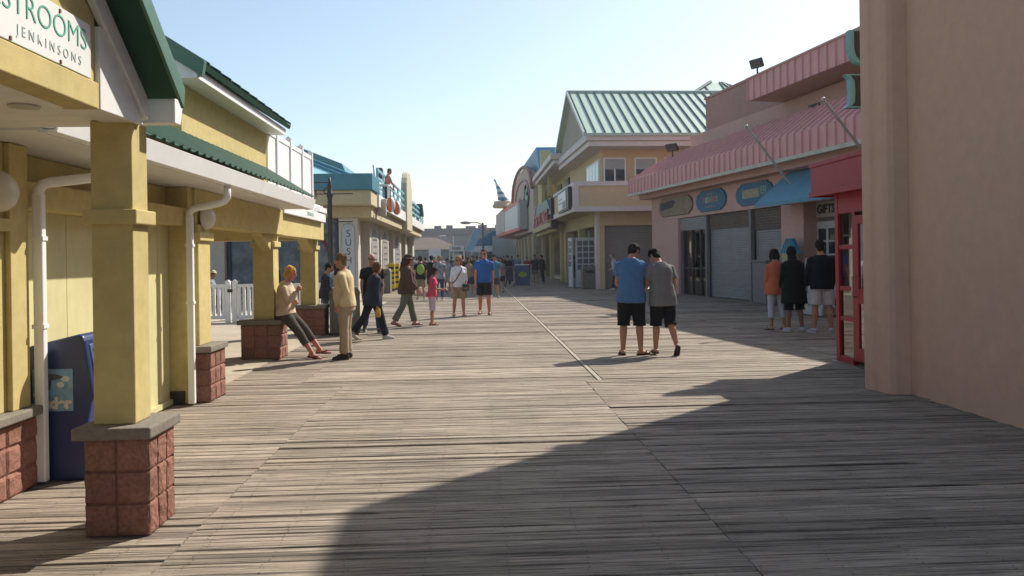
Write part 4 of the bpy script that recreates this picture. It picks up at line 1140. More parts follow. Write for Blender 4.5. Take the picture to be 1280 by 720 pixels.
m = W(); m.box(4.75, 8, 46.6, 60.3, 7.0, 7.25); m.box(4.55, 8, 46.4, 60.5, 7.251, 7.6); m.build('cornice', TRIM, AB, bevel=.04)
m = W(); m.prism([(5.4, 7.601), (9, 7.601), (9, 10.2), (7.6, 10.2)], 'y', 49, 60); m.build('green_roof', mat('mid_green_roof', (.07, .16, .10), .5, .15, 3), AB)
m = W(); m.box(5.2, 5.9, 60.2, 61.2, 7.601, 9.6); m.build('parapet_pier', TANY, AB, bevel=.02)
# small gabled canopy carrying the red letters
m = W()
m.prism([(47.6, 4.15), (61.0, 4.15), (58.2, 5.2), (50.5, 5.2)], 'x', 4.66, 5.0)
m.build('canopy_roof', mat('canopy_teal', (.06, .15, .15), .5, .2, 3), AB)
m = W(); m.box(4.55, 5.0, 47.2, 61.4, 3.35, 3.7); m.build('canopy_beam', TANY, AB, bevel=.02)
m = W(); m.tube([(4.62, 61.0, 4.1), (4.62, 58.6, 5.25)], .07, 6); m.build('canopy_trim', WHITE2, AB)
t = thing('red_letter_sign', 'red raised capital letters along the small teal canopy', 'sign', (4.6, 54, 3.7), 0)
REDL = mat('letter_red', (.33, .02, .03), .45)
text('FORTELLINGS', 1.25, REDL, t, (4.60, 54.6, 4.05), (0, -1, 0), depth=.05, sx=1.42, bold=.025)
m = W(); m.box(4.62, 4.655, 48.2, 60.6, 3.705, 3.76); m.build('letter_rail', SEAL, t)
# curved gable house with script sign
GX = 4.78
def turn(m):        # the curved gable house stands turned a little toward the walk
    m.v = [(x - (y - 62) * .055, y, z) for x, y, z in m.v]; return m
poly = [(62.6, 3.6), (77, 3.6), (77, 7.1)] + [(69.8 + 7.0 * cos(pi * k / 10), 7.2 + 1.95 * sin(pi * k / 10)) for k in range(11)] + [(62.6, 7.2)]
m = turn(W().prism(poly, 'x', GX, GX + 1.2)); m.build('curved_gable', mat('pale_pinkish_wall', (.47, .40, .33), .85, .08, 3), AB)
m = W()
pts = [(GX - .1, 69.8 + 7.1 * cos(pi * k / 12), 7.3 + 2.0 * sin(pi * k / 12)) for k in range(13)]
m.tube([(GX - .1, 77.4, 6.9)] + pts + [(GX - .1, 62.3, 7.0)], .15, 8); turn(m).build('gable_edge', mat('brick_red_trim', (.22, .10, .08), .6), AB, smooth=True)
m = W(); pts = [(GX - .03, 69.8 + 5.2 * cos(pi * k / 10), 6.7 + 1.5 * sin(pi * k / 10)) for k in range(11)]
m.tube(pts, .09, 6); turn(m).build('gable_band', mat('magenta_band', (.36, .18, .28), .6), AB)
m = W(); m.prism([(62.6, 8.4), (75, 8.2), (73, 9.9), (64.2, 10.4)], 'x', GX + .5, GX + 3); turn(m).build('blue_roof', mat('bright_blue_roof', (.06, .22, .34), .5), AB)
t = thing('script_sign', 'green script letters with dark outline on the curved gable', 'sign', (GX, 69, 6), 0)
text("lu's", 2.9, mat('letter_dark_green', (.015, .035, .025), .5), t, (GX - .06 - 6.2 * .055, 68.2, 6.0), (.055, -1, .28), depth=.06, sx=1.9, bold=.09)
text("lu's", 2.9, mat('letter_pale_green', (.16, .34, .22), .5), t, (GX - .14 - 6.2 * .055, 68.2, 6.0), (.055, -1, .28), depth=.04, sx=1.9, bold=.02)
# marquee with white panel
MQ = thing('marquee', 'projecting marquee with blank white panel and red edges', 'marquee', (4.2, 72, 4))
MA, MBp, MC = Vector((3.85, 66, 0)), Vector((3.1, 80, 0)), Vector((2.75, 92, 0))
def strip(a, b, z0, z1, out=0.0, th=.12):
    dv = (b - a).normalized(); nn = Vector((-dv.y, dv.x, 0)); 
    if nn.x > 0: nn = -nn
    p = [a + nn * out, b + nn * out, b + nn * (out - th), a + nn * (out - th)]
    m = W(); m.add([(q.x, q.y, z) for z in (z0, z1) for q in p], [(3,2,1,0), (4,5,6,7), (0,1,5,4), (1,2,6,5), (2,3,7,6), (3,0,4,7)]); return m
strip(MA, MBp, 4.05, 6.1).build('white_panel', mat('marquee_white', (.56, .56, .55), .5), MQ)
strip(MBp, MC, 4.05, 6.3).build('striped_end', mat('marquee_pink', (.42, .25, .24), .6, .9, 3, stretch=(1, 4, 1)), MQ)
rm = mat('marquee_red', (.48, .07, .04), .5); wm = mat('bulb_white', (.7, .68, .64), .4)
for z0, z1 in ((3.80, 4.08), (6.08, 6.34)):
    strip(MA, MBp, z0, z1, .03, .2).build('red_edge', rm, MQ); strip(MBp, MC, z0 + .05, z1 + .15, .03, .2).build('red_edge', rm, MQ)
m = W()
for a_, b_, n_, s_0, s_1, h_ in ((MA, MBp, 2, .02, .95, 6.1), (MBp, MC, 5, .1, .2, 6.4)):
    for k in range(n_):
        q = a_.lerp(b_, s_0 + k * s_1); m = W(); m.tube([(q.x - .1, q.y, 4.1), (q.x - .1, q.y, h_)], .085, 6); m.build('bulb_row', wm, MQ)
m = W(); m.add([(MA.x, MA.y, 3.86), (MBp.x, MBp.y, 3.86), (MC.x, MC.y, 3.86), (7, 92, 3.4), (7, 66, 3.4)], [(0,1,2,3,4)]); m.build('underside', mat('marquee_soffit', (.36, .19, .12), .7), MQ)
m = W(); m.box(MA.x + .01, 4.5, 65.9, 66.0, 3.87, 6.29); m.build('end_panel', mat('grey_trim', (.36, .36, .36)), MQ)
m = W(); m.box(4.9, 14, 63.2, 95, 0, 3.5); m.build('lower_wall', mat('arcade_drab_wall', (.30, .26, .2), .8, .3, .8), AB)  # drab tan, mottled by broad noise
m = W()
for k in range(6):
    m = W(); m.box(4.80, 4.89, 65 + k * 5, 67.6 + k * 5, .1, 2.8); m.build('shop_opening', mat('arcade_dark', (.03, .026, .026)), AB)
m = W()
for k in range(6):
    m = W(); m.box(4.72, 4.85, 63.8 + k * 5, 64.3 + k * 5, 0, 3.3); m.build('lower_column', TANY, AB)
m = W(); m.box(3.6, 5.4, 78, 92, 6.2, 6.9); m.lathe((3.2, 86, 6.9), [(1.0, 0), (1.1, .25), (.9, .5), (.95, .7), (0, .8)], 16); m.build('end_pavilion', mat('pavilion_tan', (.45, .35, .25), .7), AB, bevel=.05)
t = thing('cone_sculpture', 'leaning blue and white striped cone rising above the far marquee', 'sculpture', (3.3, 85.5, 7.7))
for k in range(7):
    m = MB(); z0, z1 = k * .30, k * .30 + .30; r0, r1 = .62 * (1 - k / 7.6), .62 * (1 - (k + 1) / 7.6); of = lambda z: -.32 * z - .05 * z * z
    m.ring_loft([[Vector((of(z) + r * cos(2*pi*i/14), r * sin(2*pi*i/14), z)) for i in range(14)] for z, r in ((z0, r0), (z1, r1))])
    m.build('cone_band', mat('cone_white', (.5, .55, .6), .5) if k % 2 else mat('cone_blue', (.08, .16, .28), .5), t, smooth=False)
m = MB(); m.ell((of(2.1), 0, 2.12), (.16, .16, .16)); m.build('cone_tip', mat('cone_white', (.5, .55, .6)), t, smooth=True)

# ------------------------------------------------------------------ far end of the boardwalk
HZ = mat('far_grey_wall', (.34, .30, .29), .9, .08, .4); HZD = mat('far_dark_band', (.25, .215, .21), .9, .1, .4)
FB = thing('long_flat_building', 'long grey flat roofed building closing the far end of the boardwalk', 'building', (-4, 125, 0))
m = W(); m.box(-26, 10, 125, 150, 0, 5.2); m.build('wall', HZ, FB)
m = W(); m.box(-26.2, 10.2, 124.8, 150, 5.201, 6.25); m.build('roof_band', HZD, FB)
for a, b, h in ((-6.2, -5.1, .55), (-4.3, -3.3, .62), (-1.2, .4, .45), (.8, 2.2, .6)):
    m = W(); m.box(a, b, 128, 130, 6.2505, 6.25 + h); m.build('rooftop_unit', mat('unit_grey', (.2, .19, .2), .7), FB)
for k in range(6):
    m = W(); m.box(-24 + k * 5.2, -22 + k * 5.2, 124.9, 124.99, 1.2, 3.2); m.build('window', mat('far_window', (.08, .10, .12), .4), FB)
HB = thing('hip_roof_house', 'low house with tan hipped roof in front of the far grey building', 'building', (-6, 104, 0))
m = W(); m.box(-10.5, -1.8, 104, 114, 0, 2.75); m.build('wall', mat('far_teal_wall', (.17, .21, .22), .9, .2, .8), HB)
m = W(); m.add([(-11, 103.5, 2.751), (-1.3, 103.5, 2.751), (-1.3, 114.5, 2.751), (-11, 114.5, 2.751), (-7, 108.5, 4.4), (-5, 108.5, 4.4)], [(0,1,5,4), (1,2,5), (2,3,4,5), (3,0,4)]); m.build('roof', mat('far_tan_roof', (.12, .088, .072), .9, .1, 1), HB)
m = W()
for k in range(3): m.box(-9.8 + k * 2.6, -8 + k * 2.6, 103.95, 103.99, .9, 2.2)
m.build('window', mat('far_window2', (.1, .14, .16), .3), HB)
for (pl, pr, pt, pb, Y, lb, c) in ((536, 551, 311, 324, 82, 'blank pale board standing above the distant crowd', (.50, .51, .54)), (561, 580, 307, 314, 78, 'white name board on a frame behind the woman in white', (.52, .51, .50))):
    A = atY(pl, pt, Y); B = atY(pr, pb, Y)
    t = thing('sign_board', lb, 'sign', ((A.x + B.x) / 2, Y, 0))
    m = MB(); hw = (B.x - A.x) / 2; m.box(-hw, hw, -.05, .05, B.z, A.z); m.build('sign_panel', mat('board_%d' % pl, c, .6, .05), t)
    m = MB(); m.box(-hw, -hw + .12, -.04, .04, 0, B.z - .001); m.box(hw - .12, hw, -.04, .04, 0, B.z - .001); m.build('sign_post', mat('board_post', (.4, .39, .38), .7), t)
    if pl == 561:
        m = MB()
        for k in range(7): m.box(-hw * .55 + k * hw * .16, -hw * .55 + k * hw * .16 + hw * .11, -.056, -.051, B.z + .15, A.z - .16)
        m.build('lettering', mat('far_print', (.10, .09, .10), .7), t)
        m = MB(); m.box(-hw * .6, hw * .6, .2, 2, 0, B.z - .3); m.build('booth', mat('booth_white', (.45, .44, .43), .7), t)
BS = thing('blue_awning_shop', 'distant shops under a long dark blue awning on the right side', 'building', (5, 105, 0))
m = W(); m.box(2.3, 14, 97, 124, 0, 4.2); m.build('wall', mat('far_blue_wall', (.20, .23, .25), .9, .2, .6), BS)
m = W(); m.prism([(-.4, 3.1), (2.3, 4.8), (7, 5.4), (7, 3.3)], 'y', 97.5, 123); m.build('awning', mat('far_blue_awning', (.035, .12, .20), .7, .2, .8), BS)
m = W(); m.prism([(-.6, 2.3), (-.45, 3.1), (-.4, 3.1), (-.5, 2.3)], 'y', 97.5, 123); m.box(-.55, 3.8, 97.3, 97.45, 2.3, 3.05); m.build('valance', mat('far_valance', (.42, .44, .44), .7), BS)
m = W()
for k in range(5): m.box(-.3 + k * .9, -.15 + k * .9, 97.2, 97.29, 0, 2.29)
m.build('post', mat('far_post', (.4, .45, .47), .7), BS)
m = W(); m.box(3.2, 10, 99, 118, 5.0, 6.3); m.build('roof_block', mat('far_pale_block', (.36, .37, .37), .8), BS)
t = thing('slanted_flag', 'pale blue slanted feather flag before the blue awning', 'flag', (-.7, 92, 0))
A = atY(586, 314, 92) - Vector((-.7, 92, 0)); B = atY(598, 288, 92) - Vector((-.7, 92, 0))
m = MB(); m.prism([(A.x - .55, A.z), (A.x + .5, A.z), (B.x + .45, B.z), (B.x - .45, B.z)], 'y', -.04, .04); m.build('flag_cloth', mat('flag_blue', (.16, .33, .46), .7, .15, 1), t)
m = MB(); m.tube([(A.x - .5, 0, 0), (A.x - .5, 0, A.z), (B.x - .45, 0, B.z + .2)], .05, 6); m.build('pole', mat('board_post', (.4, .39, .38)), t)
# street lamps
def street_lamp(label, px, Y, ztop, arm):
    x = atY(px, 320, Y).x
    t = thing('street_lamp', label, 'street lamp', (x, Y, 0), 0, 'street lamps over the boardwalk')
    m = MB(); m.lathe((0, 0, 0), [(.16, 0), (.16, .4), (.1, .5), (.08, ztop), (0, ztop + .02)], 12); m.build('pole', mat('lamp_grey', (.12, .12, .13), .6), t, smooth=True)
    m = MB(); m.tube([(0, 0, ztop - .15), (-arm * .5, 0, ztop + .05), (-arm, 0, ztop + .05)], .04, 8); m.build('arm', mat('lamp_grey', (.12, .12, .13)), t, smooth=True)
    m = MB(); m.ell((-arm - .35, 0, ztop + .03), (.48, .2, .13)); m.build('lamp_head', mat('lamp_head', (.33, .33, .34), .5), t, smooth=True)
street_lamp('tall street lamp above the man in the blue polo', 604, 66, 4.45, 1.05)
street_lamp('slender distant lamp before the long grey building', 566, 96, 4.2, .9)
# A-frame board, litter bin, water cooler
A = gnd(653, 356.5)
t = thing('sandwich_board', 'blue sandwich board with yellow green emblem standing on the boardwalk', 'sandwich board', (A.x, A.y, 0), radians(4))
m = MB(); m.prism([(-.32, 0), (-.26, 0), (.02, 1.12), (-.04, 1.12)], 'x', -.38, .38); bd = m.build('front_board', mat('sandwich_blue', (.06, .09, .17), .6, .1), t, bevel=.01)
m = MB(); m.prism([(.32, 0), (.26, 0), (-.02, 1.12), (.04, 1.12)], 'x', -.36, .36); m.build('back_board', mat('sandwich_blue', (.06, .09, .17)), t)
m = MB(); vs = [(.24 * cos(a), -.175, .60 + .15 * sin(a)) for a in [2 * pi * i / 20 for i in range(20)]]; m.add([(x, y - .31 * (.62 - z) * .9 * 0 - .02 + (z - .6) * .25, z) for x, y, z in vs], [tuple(range(20))]); m.build('emblem', mat('emblem_green', (.30, .36, .03), .6), bd)
m = MB(); m.prism([(-.05, 1.121), (.05, 1.121), (.03, 1.17), (-.03, 1.17)], 'x', -.4, .4); m.build('hinge', WHITE, t)
A = gnd(737, 361)
litter_bin('brown litter bin against the tan building corner under the upper deck', (A.x, A.y + .2, 0), 0, .70, 1.08)
# ------------------------------------------------------------------ people
def skin(t): return mat('skin_%s' % t, {'fair': (.50, .27, .19), 'tan': (.40, .20, .125), 'dark': (.25, .125, .08), 'red': (.48, .20, .14)}[t], .55, .08, 12, spec=.3)
LIP = mat('lip_red', (.32, .09, .08), .5); EYE = mat('eye_dark', (.02, .015, .012), .2)
def remesh(mb, vox, smooth=3, fold=0.0, ff=9.0, seed=0.0, keep_under=None):
    me = mb.mesh('tmp'); ob = bpy.data.objects.new('tmp', me); COL.objects.link(ob)
    md = ob.modifiers.new('r', 'REMESH'); md.mode = 'VOXEL'; md.voxel_size = vox; md.use_smooth_shade = True
    sm = ob.modifiers.new('s', 'SMOOTH'); sm.factor = .5; sm.iterations = smooth
    dg = bpy.context.evaluated_depsgraph_get()
    m2 = bpy.data.meshes.new_from_object(ob.evaluated_get(dg))
    bpy.data.objects.remove(ob); bpy.data.meshes.remove(me)
    if fold:
        ns = [v.normal.copy() for v in m2.vertices]
        for v, n in zip(m2.vertices, ns):
            c = v.co
            q = noise.noise((c.x * ff + seed, c.y * ff, c.z * ff * .45 + seed)) + .5 * noise.noise((c.x * ff * 2.3, c.y * ff * 2.3 + seed, c.z * ff * 1.1))
            v.co = c + n * fold * q
    m2.materials.clear()
    for p in m2.polygons: p.use_smooth = True
    return m2
def lerp(a, b, t): return a + (b - a) * t

def person(label, loc, heading, h=1.75, sex='m', build=1.0, belly=0.0, pose=None, top=None, bottom=None, feet=None, hair=None,
           skin_t='fair', vox=.010, extras=(), group=None, z0=.004, sit=None):
    """loc = ground point; heading in degrees, 0 looks along +Y, 90 looks along -X.
    top=(kind,colour) bottom=(kind,colour) feet=(kind,colour) hair=(style,colour)"""
    pose = pose or {}
    S = h / 1.75
    root = thing('person', label, 'person', (loc[0], loc[1], z0), radians(heading), group)
    X, Y, Z = Vector((1, 0, 0)), Vector((0, 1, 0)), Vector((0, 0, 1))
    seed = sum(map(ord, label)) % 97
    female = sex == 'f'
    # ---- legs
    def limbdir(f, a, s): return Vector((s * sin(a), sin(f) * cos(a), -cos(f) * cos(a)))
    hipw = .088 if not female else .09
    legs = {}
    for s, key, dflt in ((-1, 'L', (4, 3, 6)), (1, 'R', (-4, 3, 6))):
        f, a, k = pose.get('leg' + key, dflt); f, a, k = radians(f), radians(a), radians(k)
        hip = X * s * hipw; kn = hip + limbdir(f, a, s) * .425; an = kn + limbdir(f - k, a * .6, s) * .415
        pt = radians(pose.get('foot' + key, 0)); yw_ = radians(pose.get('toe' + key, 9)) * s
        td = Vector((sin(yw_) * cos(pt), cos(yw_) * cos(pt), -sin(pt)))
        legs[s] = [hip, kn, an, td, pt]
    low = min(min(l[2].z - .075 * cos(l[4]), l[2].z + l[3].z * .16 - .03) for l in legs.values())
    hz = -low if sit is None else sit / S
    P = Z * hz
    for l in legs.values():
        for i in range(3): l[i] = l[i] + P
    # ---- trunk
    lf, ls = radians(pose.get('lean', (3, 0))[0]), radians(pose.get('lean', (3, 0))[1])
    tw = radians(pose.get('twist', 0)); bend = radians(pose.get('bend', 3))
    def trunk(t):       # t metres above the hips
        q = Vector((0, 0, 0)); n = 8
        for i in range(n):
            a = lf + bend * (i + .5) / n * t / .5
            q += Vector((sin(ls) , sin(a), cos(a) * cos(ls))) * (t / n)
        return P + q
    def axes(t):
        a = tw * max(0, min(1, t / .45)); lr = lf + bend * t / .5
        x = Vector((cos(a), sin(a), -sin(ls))).normalized(); y = Vector((-sin(a), cos(a) * cos(lr), -sin(lr))).normalized()
        return x, y
    shw = (.178 if not female else .156) * (1 + .45 * (build - 1))
    B = build
    if female: prof = [(-.115, .10, .085, 0), (-.07, .155, .115, -.01), (.0, .178, .122, -.012), (.09, .158, .108, 0), (.19, .132, .095, .004), (.29, .145, .108, .012), (.355, .155, .125, .022), (.42, .158, .105, .005), (.47, .138, .082, -.004), (.51, .092, .068, -.008), (.56, .058, .056, -.006)]
    else: prof = [(-.115, .10, .085, 0), (-.07, .150, .11, -.005), (.0, .168, .118, -.006), (.09, .162, .112, 0), (.19, .158, .108, .004), (.29, .168, .115, .006), (.38, .182, .124, .01), (.43, .180, .115, .003), (.475, .158, .094, -.004), (.515, .108, .076, -.008), (.565, .060, .060, -.006)]
    prof = [(t, rx * B, ry * B + (belly * math.exp(-((t - .14) / .12) ** 2)), oy + belly * .7 * math.exp(-((t - .14) / .12) ** 2)) for t, rx, ry, oy in prof]
    def ring(t, rx, ry, oy, n=22, sq=2.4):
        c = trunk(t); x, y = axes(t); c = c + y * oy
        out = []
        for i in range(n):
            a = 2 * pi * i / n; ca, sa = cos(a), sin(a)
            k = (abs(ca) ** sq + abs(sa) ** sq) ** (-1 / sq)
            out.append(c + x * rx * k * ca + y * ry * k * sa)
        return out
    def torso(mb, t0, t1, off, flare=0.0):
        ts = [t0] + [p[0] for p in prof if t0 + .02 < p[0] < t1 - .01] + [t1]; rings = []
        for t in ts:
            for k in range(len(prof) - 1):
                if prof[k][0] <= t <= prof[k + 1][0]:
                    u = (t - prof[k][0]) / (prof[k + 1][0] - prof[k][0]); rx, ry, oy = (lerp(prof[k][j], prof[k + 1][j], u) for j in (1, 2, 3)); break
            else: rx, ry, oy = (prof[0] if t < prof[0][0] else prof[-1])[1:]
            if t < .0: rx, ry = max(rx, prof[2][1] * .98), max(ry, prof[2][2] * .97)
            fl = off + flare * max(0, (.30 - t) / .4)
            rings.append(ring(t, rx + fl, ry + fl, oy))
        mb.ring_loft(rings)
    # ---- arms
    arms = {}
    for s, key in ((-1, 'L'), (1, 'R')):
        f, a, e, inw = pose.get('arm' + key, (2, 9, 12, 6)); f, a, e, inw = map(radians, (f, a, e, inw))
        x, y = axes(.49); zt = x.cross(y)
        def G_(v): return x * v.x + y * v.y + zt * v.z
        sh = trunk(.452) + x * s * (shw - .005)
        u = limbdir(f, a, s); el = sh + G_(u) * .285
        fd = limbdir(f + e, a * .4, s); fd = (fd * cos(inw) - X * s * sin(inw)).normalized()
        wr = el + G_(fd) * .25
        side = G_(X * s)
        arms[s] = [sh, el, wr, G_(fd).normalized(), side]
    # ---- head
    hy, hp, hr = (radians(v) for v in pose.get('head', (0, 4, 0)))
    nb = trunk(.555); nx, ny = axes(.55); nz = nx.cross(ny)
    R = Matrix((nx, ny, nz)).transposed()
    Rh = R @ Matrix.Rotation(-tw * 0 + hy, 3, 'Z') @ Matrix.Rotation(-hp, 3, 'X') @ Matrix.Rotation(hr, 3, 'Y')
    hx_, hy_, hz_ = Rh @ X, Rh @ Y, Rh @ Z
    hc = nb + nz * .055 + hz_ * .105 + hy_ * .018
    AX = (hx_, hy_, hz_)
    def H(x, y, z): return hc + hx_ * x + hy_ * y + hz_ * z
    b = MB()
    torso(b, -.115, .56, 0)
    b.tube([trunk(.50), nb + nz * .02, hc - hz_ * .05 - hy_ * .015], [.062 * (B ** .4), .055 if not female else .047, .055 if not female else .048], 14)
    b.ell(hc + hz_ * .018 - hy_ * .008, (.074, .094, .096), AX, 18, 12)
    b.ring_loft([[H(rx * cos(2*pi*i/14), oy + ry * sin(2*pi*i/14), z) for i in range(14)] for z, rx, ry, oy in ((-.118, .022, .02, .060), (-.108, .036, .036, .046), (-.085, .050, .056, .032), (-.05, .060, .070, .018), (-.01, .066, .080, .010), (.03, .066, .080, .006))])
    b.ring_loft([[H(rx * cos(2*pi*i/8), y + ry * sin(2*pi*i/8), z) for i in range(8)] for z, rx, ry, y in ((.022, .008, .012, .080), (.0, .011, .016, .088), (-.025, .017, .018, .094), (-.036, .012, .010, .090))])
    b.ell(H(0, .088, -.066), (.024, .012, .013), AX, 10, 6)
    for s in (-1, 1): b.ell(H(s * .076, -.012, -.008), (.011, .021, .032), AX, 8, 6)
    for s in (-1, 1):
        hip, kn, an, td, pt = legs[s]; k = B ** .6 * (1.0 if not female else .97)
        d1 = (kn - hip); d2 = (an - kn)
        bk = -Y
        b.tube([hip + Z * .02, hip + d1 * .3, hip + d1 * .7, kn, kn + d2 * .12, kn + d2 * .32 + bk * .012, kn + d2 * .65, an], [.088 * k, .086 * k, .067 * k, .055 * k, .052 * k, .058 * k, .045 * k, .036], 14, True)
        foot = [an - td * .045 - Z * .035 * cos(pt), an - Z * .038 + td * .02, an + td * .10 - Z * .052 * cos(pt), an + td * .165 - Z * .058 * cos(pt)]
        b.tube(foot, [.032, .036, .034, .022], 12, True)
        b.ell(an + td * .12 - Z * .055 * cos(pt), (.044, .06, .018), (td.cross(Z).normalized(), td, td.cross(Z).normalized().cross(td)), 12, 6)
        sh, el, wr, fd, side = arms[s]; ka = B ** .5 * (1.0 if not female else .86)
        b.tube([sh - side * .01, lerp(sh, el, .25), lerp(sh, el, .6), el, lerp(el, wr, .25), lerp(el, wr, .65), wr], [.056 * ka, .052 * ka, .045 * ka, .039 * ka, .041 * ka, .033 * ka, .025 * ka], 12, True)
        # hand: palm, four fingers of unequal length and a thumb leaving its side
        pn = -side; pn = (pn - fd * pn.dot(fd)).normalized(); ac = fd.cross(pn).normalized()
        if ac.dot(Y) < 0: ac = -ac
        curl = radians(pose.get('curl' + ('L' if s < 0 else 'R'), 28)); hs = .92 if female else 1.0
        pc = wr + fd * .048 * hs
        b.ell(pc, (.040 * hs, .016 * hs, .052 * hs), (ac, pn, fd), 12, 8)
        if vox < .016:
            for q, (o, ln) in enumerate(((.030, .070), (.011, .080), (-.010, .074), (-.029, .058))):
                p = wr + fd * .088 * hs + ac * o * hs; pts = [p - fd * .02]; dv = fd
                for j in range(3):
                    cth = curl * (j + .6); dv = (fd * cos(cth) + pn * sin(cth)); p = p + dv * ln * hs * (.42, .33, .25)[j]; pts.append(p)
                b.tube(pts, [.0095, .0092, .0085, .0075], 8, True)
            p = wr + fd * .03 * hs + ac * .032 * hs; dv = (fd * .7 + ac * .62 + pn * .35).normalized()
            b.tube([p - dv * .01, p + dv * .03 * hs, p + dv * .03 * hs + (fd * .9 + pn * .4).normalized() * .032 * hs], [.012, .0105, .0085], 8, True)
    def scale(mb):
        mb.v = [(v[0] * S, v[1] * S, v[2] * S) for v in mb.v]; return mb
    me = remesh(scale(b), vox, 3)
    bo = link('body', me, [skin(skin_t), LIP, EYE], root)
    mc = H(0, .094, -.066) * S; e1, e2 = H(-.030, .083, .008) * S, H(.030, .083, .008) * S
    if vox < .015:
        for p in me.polygons:
            c = p.center; dm = c - mc
            if abs(dm.dot(hz_)) < .009 and abs(dm.dot(hx_)) < .024 and dm.length < .03: p.material_index = 1
            elif (c - e1).length < .014 or (c - e2).length < .014: p.material_index = 2
    cv = max(vox, .011) if vox < .02 else vox
    fo = .006 if vox < .02 else .004
    # ---- top
    if top:
        kind, colr = top[0], top[1]
        off, t0, sl, slr = {'tee': (.018, -.10, .62, .020), 'polo': (.017, -.07, .62, .018), 'long': (.020, -.10, 1.9, .014), 'jacket': (.032, -.13, 1.9, .020), 'coat': (.040, -.36, 1.9, .024), 'blouse': (.022, -.09, 1.35, .018), 'tank': (.012, -.08, .0, 0), 'cardigan': (.026, -.03, 1.9, .018)}[kind]
        if len(top) > 2: t0 = top[2]
        m = MB(); torso(m, t0, .545, off, .035 if kind in ('tee', 'coat', 'jacket', 'blouse') else .012)
        m.tube([trunk(.49), trunk(.537)], [.085, .066 if kind != 'tank' else .06], 14)
        for s in (-1, 1):
            sh, el, wr, fd, side = arms[s]; ka = B ** .5 * (1.0 if not female else .88)
            if sl <= 0: continue
            pts = [sh - side * .03, sh + side * .002]; rr = [.064 * ka + slr, .058 * ka + slr]
            if sl < 1: pts += [lerp(sh, el, sl * .5), lerp(sh, el, sl)]; rr += [.054 * ka + slr * 1.1, .050 * ka + slr * 1.4]
            else:
                u = min(.93, sl - 1); pts += [lerp(sh, el, .5), el, lerp(el, wr, u * .5), lerp(el, wr, u)]; rr += [.05 * ka + slr, .044 * ka + slr, .042 * ka + slr, .031 * ka + slr * .9]
            m.tube(pts, rr, 14)
        if 'hood' in (top[3:] or ()):
            m.ell(H(0, -.012, .012), (.098, .118, .128), AX, 16, 10); m.tube([trunk(.52), H(0, -.02, -.05)], [.10, .085], 14)
        if 'collar' in (top[3:] or ()):
            m.tube([trunk(.52), nb + nz * .008], [.076, .064], 14)
        link({'tee': 'shirt', 'polo': 'shirt', 'long': 'shirt', 'blouse': 'blouse', 'tank': 'vest', 'cardigan': 'jacket'}.get(kind, kind), remesh(scale(m), cv, 2, fo, 8, seed), cloth(colr), root)
    # ---- bottom
    if bottom:
        kind, colr = bottom[0], bottom[1]
        ln, lr, fl = {'shorts': (.92, .030, .014), 'longshorts': (1.12, .034, .012), 'pants': (1.93, .016, .020), 'capri': (1.55, .012, .006), 'jeans': (1.93, .012, .008), 'skirt': (.95, .04, .04)}[kind]
        m = MB(); torso(m, -.12, .10, .010 if kind in ('capri', 'jeans') else .016)
        for s in (-1, 1):
            hip, kn, an, td, pt = legs[s]; k = B ** .6
            pts = [hip + Z * .03 + X * s * -.004, lerp(hip, kn, .25)]; rr = [.094 * k + lr * .4, .088 * k + lr * .75]
            if ln < 1: pts += [lerp(hip, kn, .6), lerp(hip, kn, ln)]; rr += [.074 * k + lr + fl * .5, .062 * k + lr + fl]
            else:
                u = ln - 1
                pts += [lerp(hip, kn, .65), kn]; rr += [.070 * k + lr, .058 * k + lr]
                if u > .3: pts += [lerp(kn, an, .35 if u > .4 else u * .5) - Y * .008]; rr += [.057 * k + lr]
                pts += [lerp(kn, an, u)]; rr += [(.044 if u > .4 else .056) * k + lr + fl]
            m.tube(pts, rr, 16)
        link({'shorts': 'shorts', 'longshorts': 'shorts', 'skirt': 'skirt'}.get(kind, 'trousers'), remesh(scale(m), cv, 2, fo * .9, 9, seed + 5), cloth(colr), root)
    # ---- feet
    if feet:
        kind, colr = feet
        for s in (-1, 1):
            hip, kn, an, td, pt = legs[s]; up = td.cross(td.cross(Z)).normalized(); up = up if up.z > 0 else -up; sx = td.cross(up).normalized()
            m = MB(); base = an - up * .072
            sole = [(-.075, .026), (-.05, .036), (.0, .036), (.08, .045), (.14, .046), (.18, .034), (.198, .012)]
            th = .022 if kind == 'flip' else .028
            poly = [base + td * a + sx * w_ for a, w_ in sole] + [base + td * a - sx * w_ for a, w_ in reversed(sole)]
            n = len(poly)
            m.add([p - up * .004 for p in poly] + [p + up * (th - .004) for p in poly], [tuple(range(n))[::-1], tuple(range(n, 2*n))] + [(i, (i+1) % n, n + (i+1) % n, n + i) for i in range(n)])
            if kind == 'flip':
                for q in (-1, 1): m.tube([base + td * .145 + up * .035, base + td * .10 + sx * q * .028 + up * .052, base + td * .05 + sx * q * .044 + up * .02], .008, 6)
            else:
                m2 = MB(); m2.tube([an - td * .05 - up * .03, an - up * .032 + td * .01, an + td * .09 - up * .042, an + td * .165 - up * .05], [.042, .046, .043, .028], 12, True)
                if kind != 'low': m2.tube([an - up * .03, an + up * .015], [.046, .044], 12)
                mm = remesh(scale(m2), max(.011, vox), 2); sh_ = link('shoe', mm, cloth(colr), root)
            o = scale(m).build('sandal' if kind == 'flip' else 'shoe_sole', cloth(colr) if kind == 'flip' else mat('sole_pale' if kind == 'sneaker' else 'sole_dark', (.45, .44, .42) if kind == 'sneaker' else (.03, .025, .02), .7), root if kind == 'flip' else sh_)
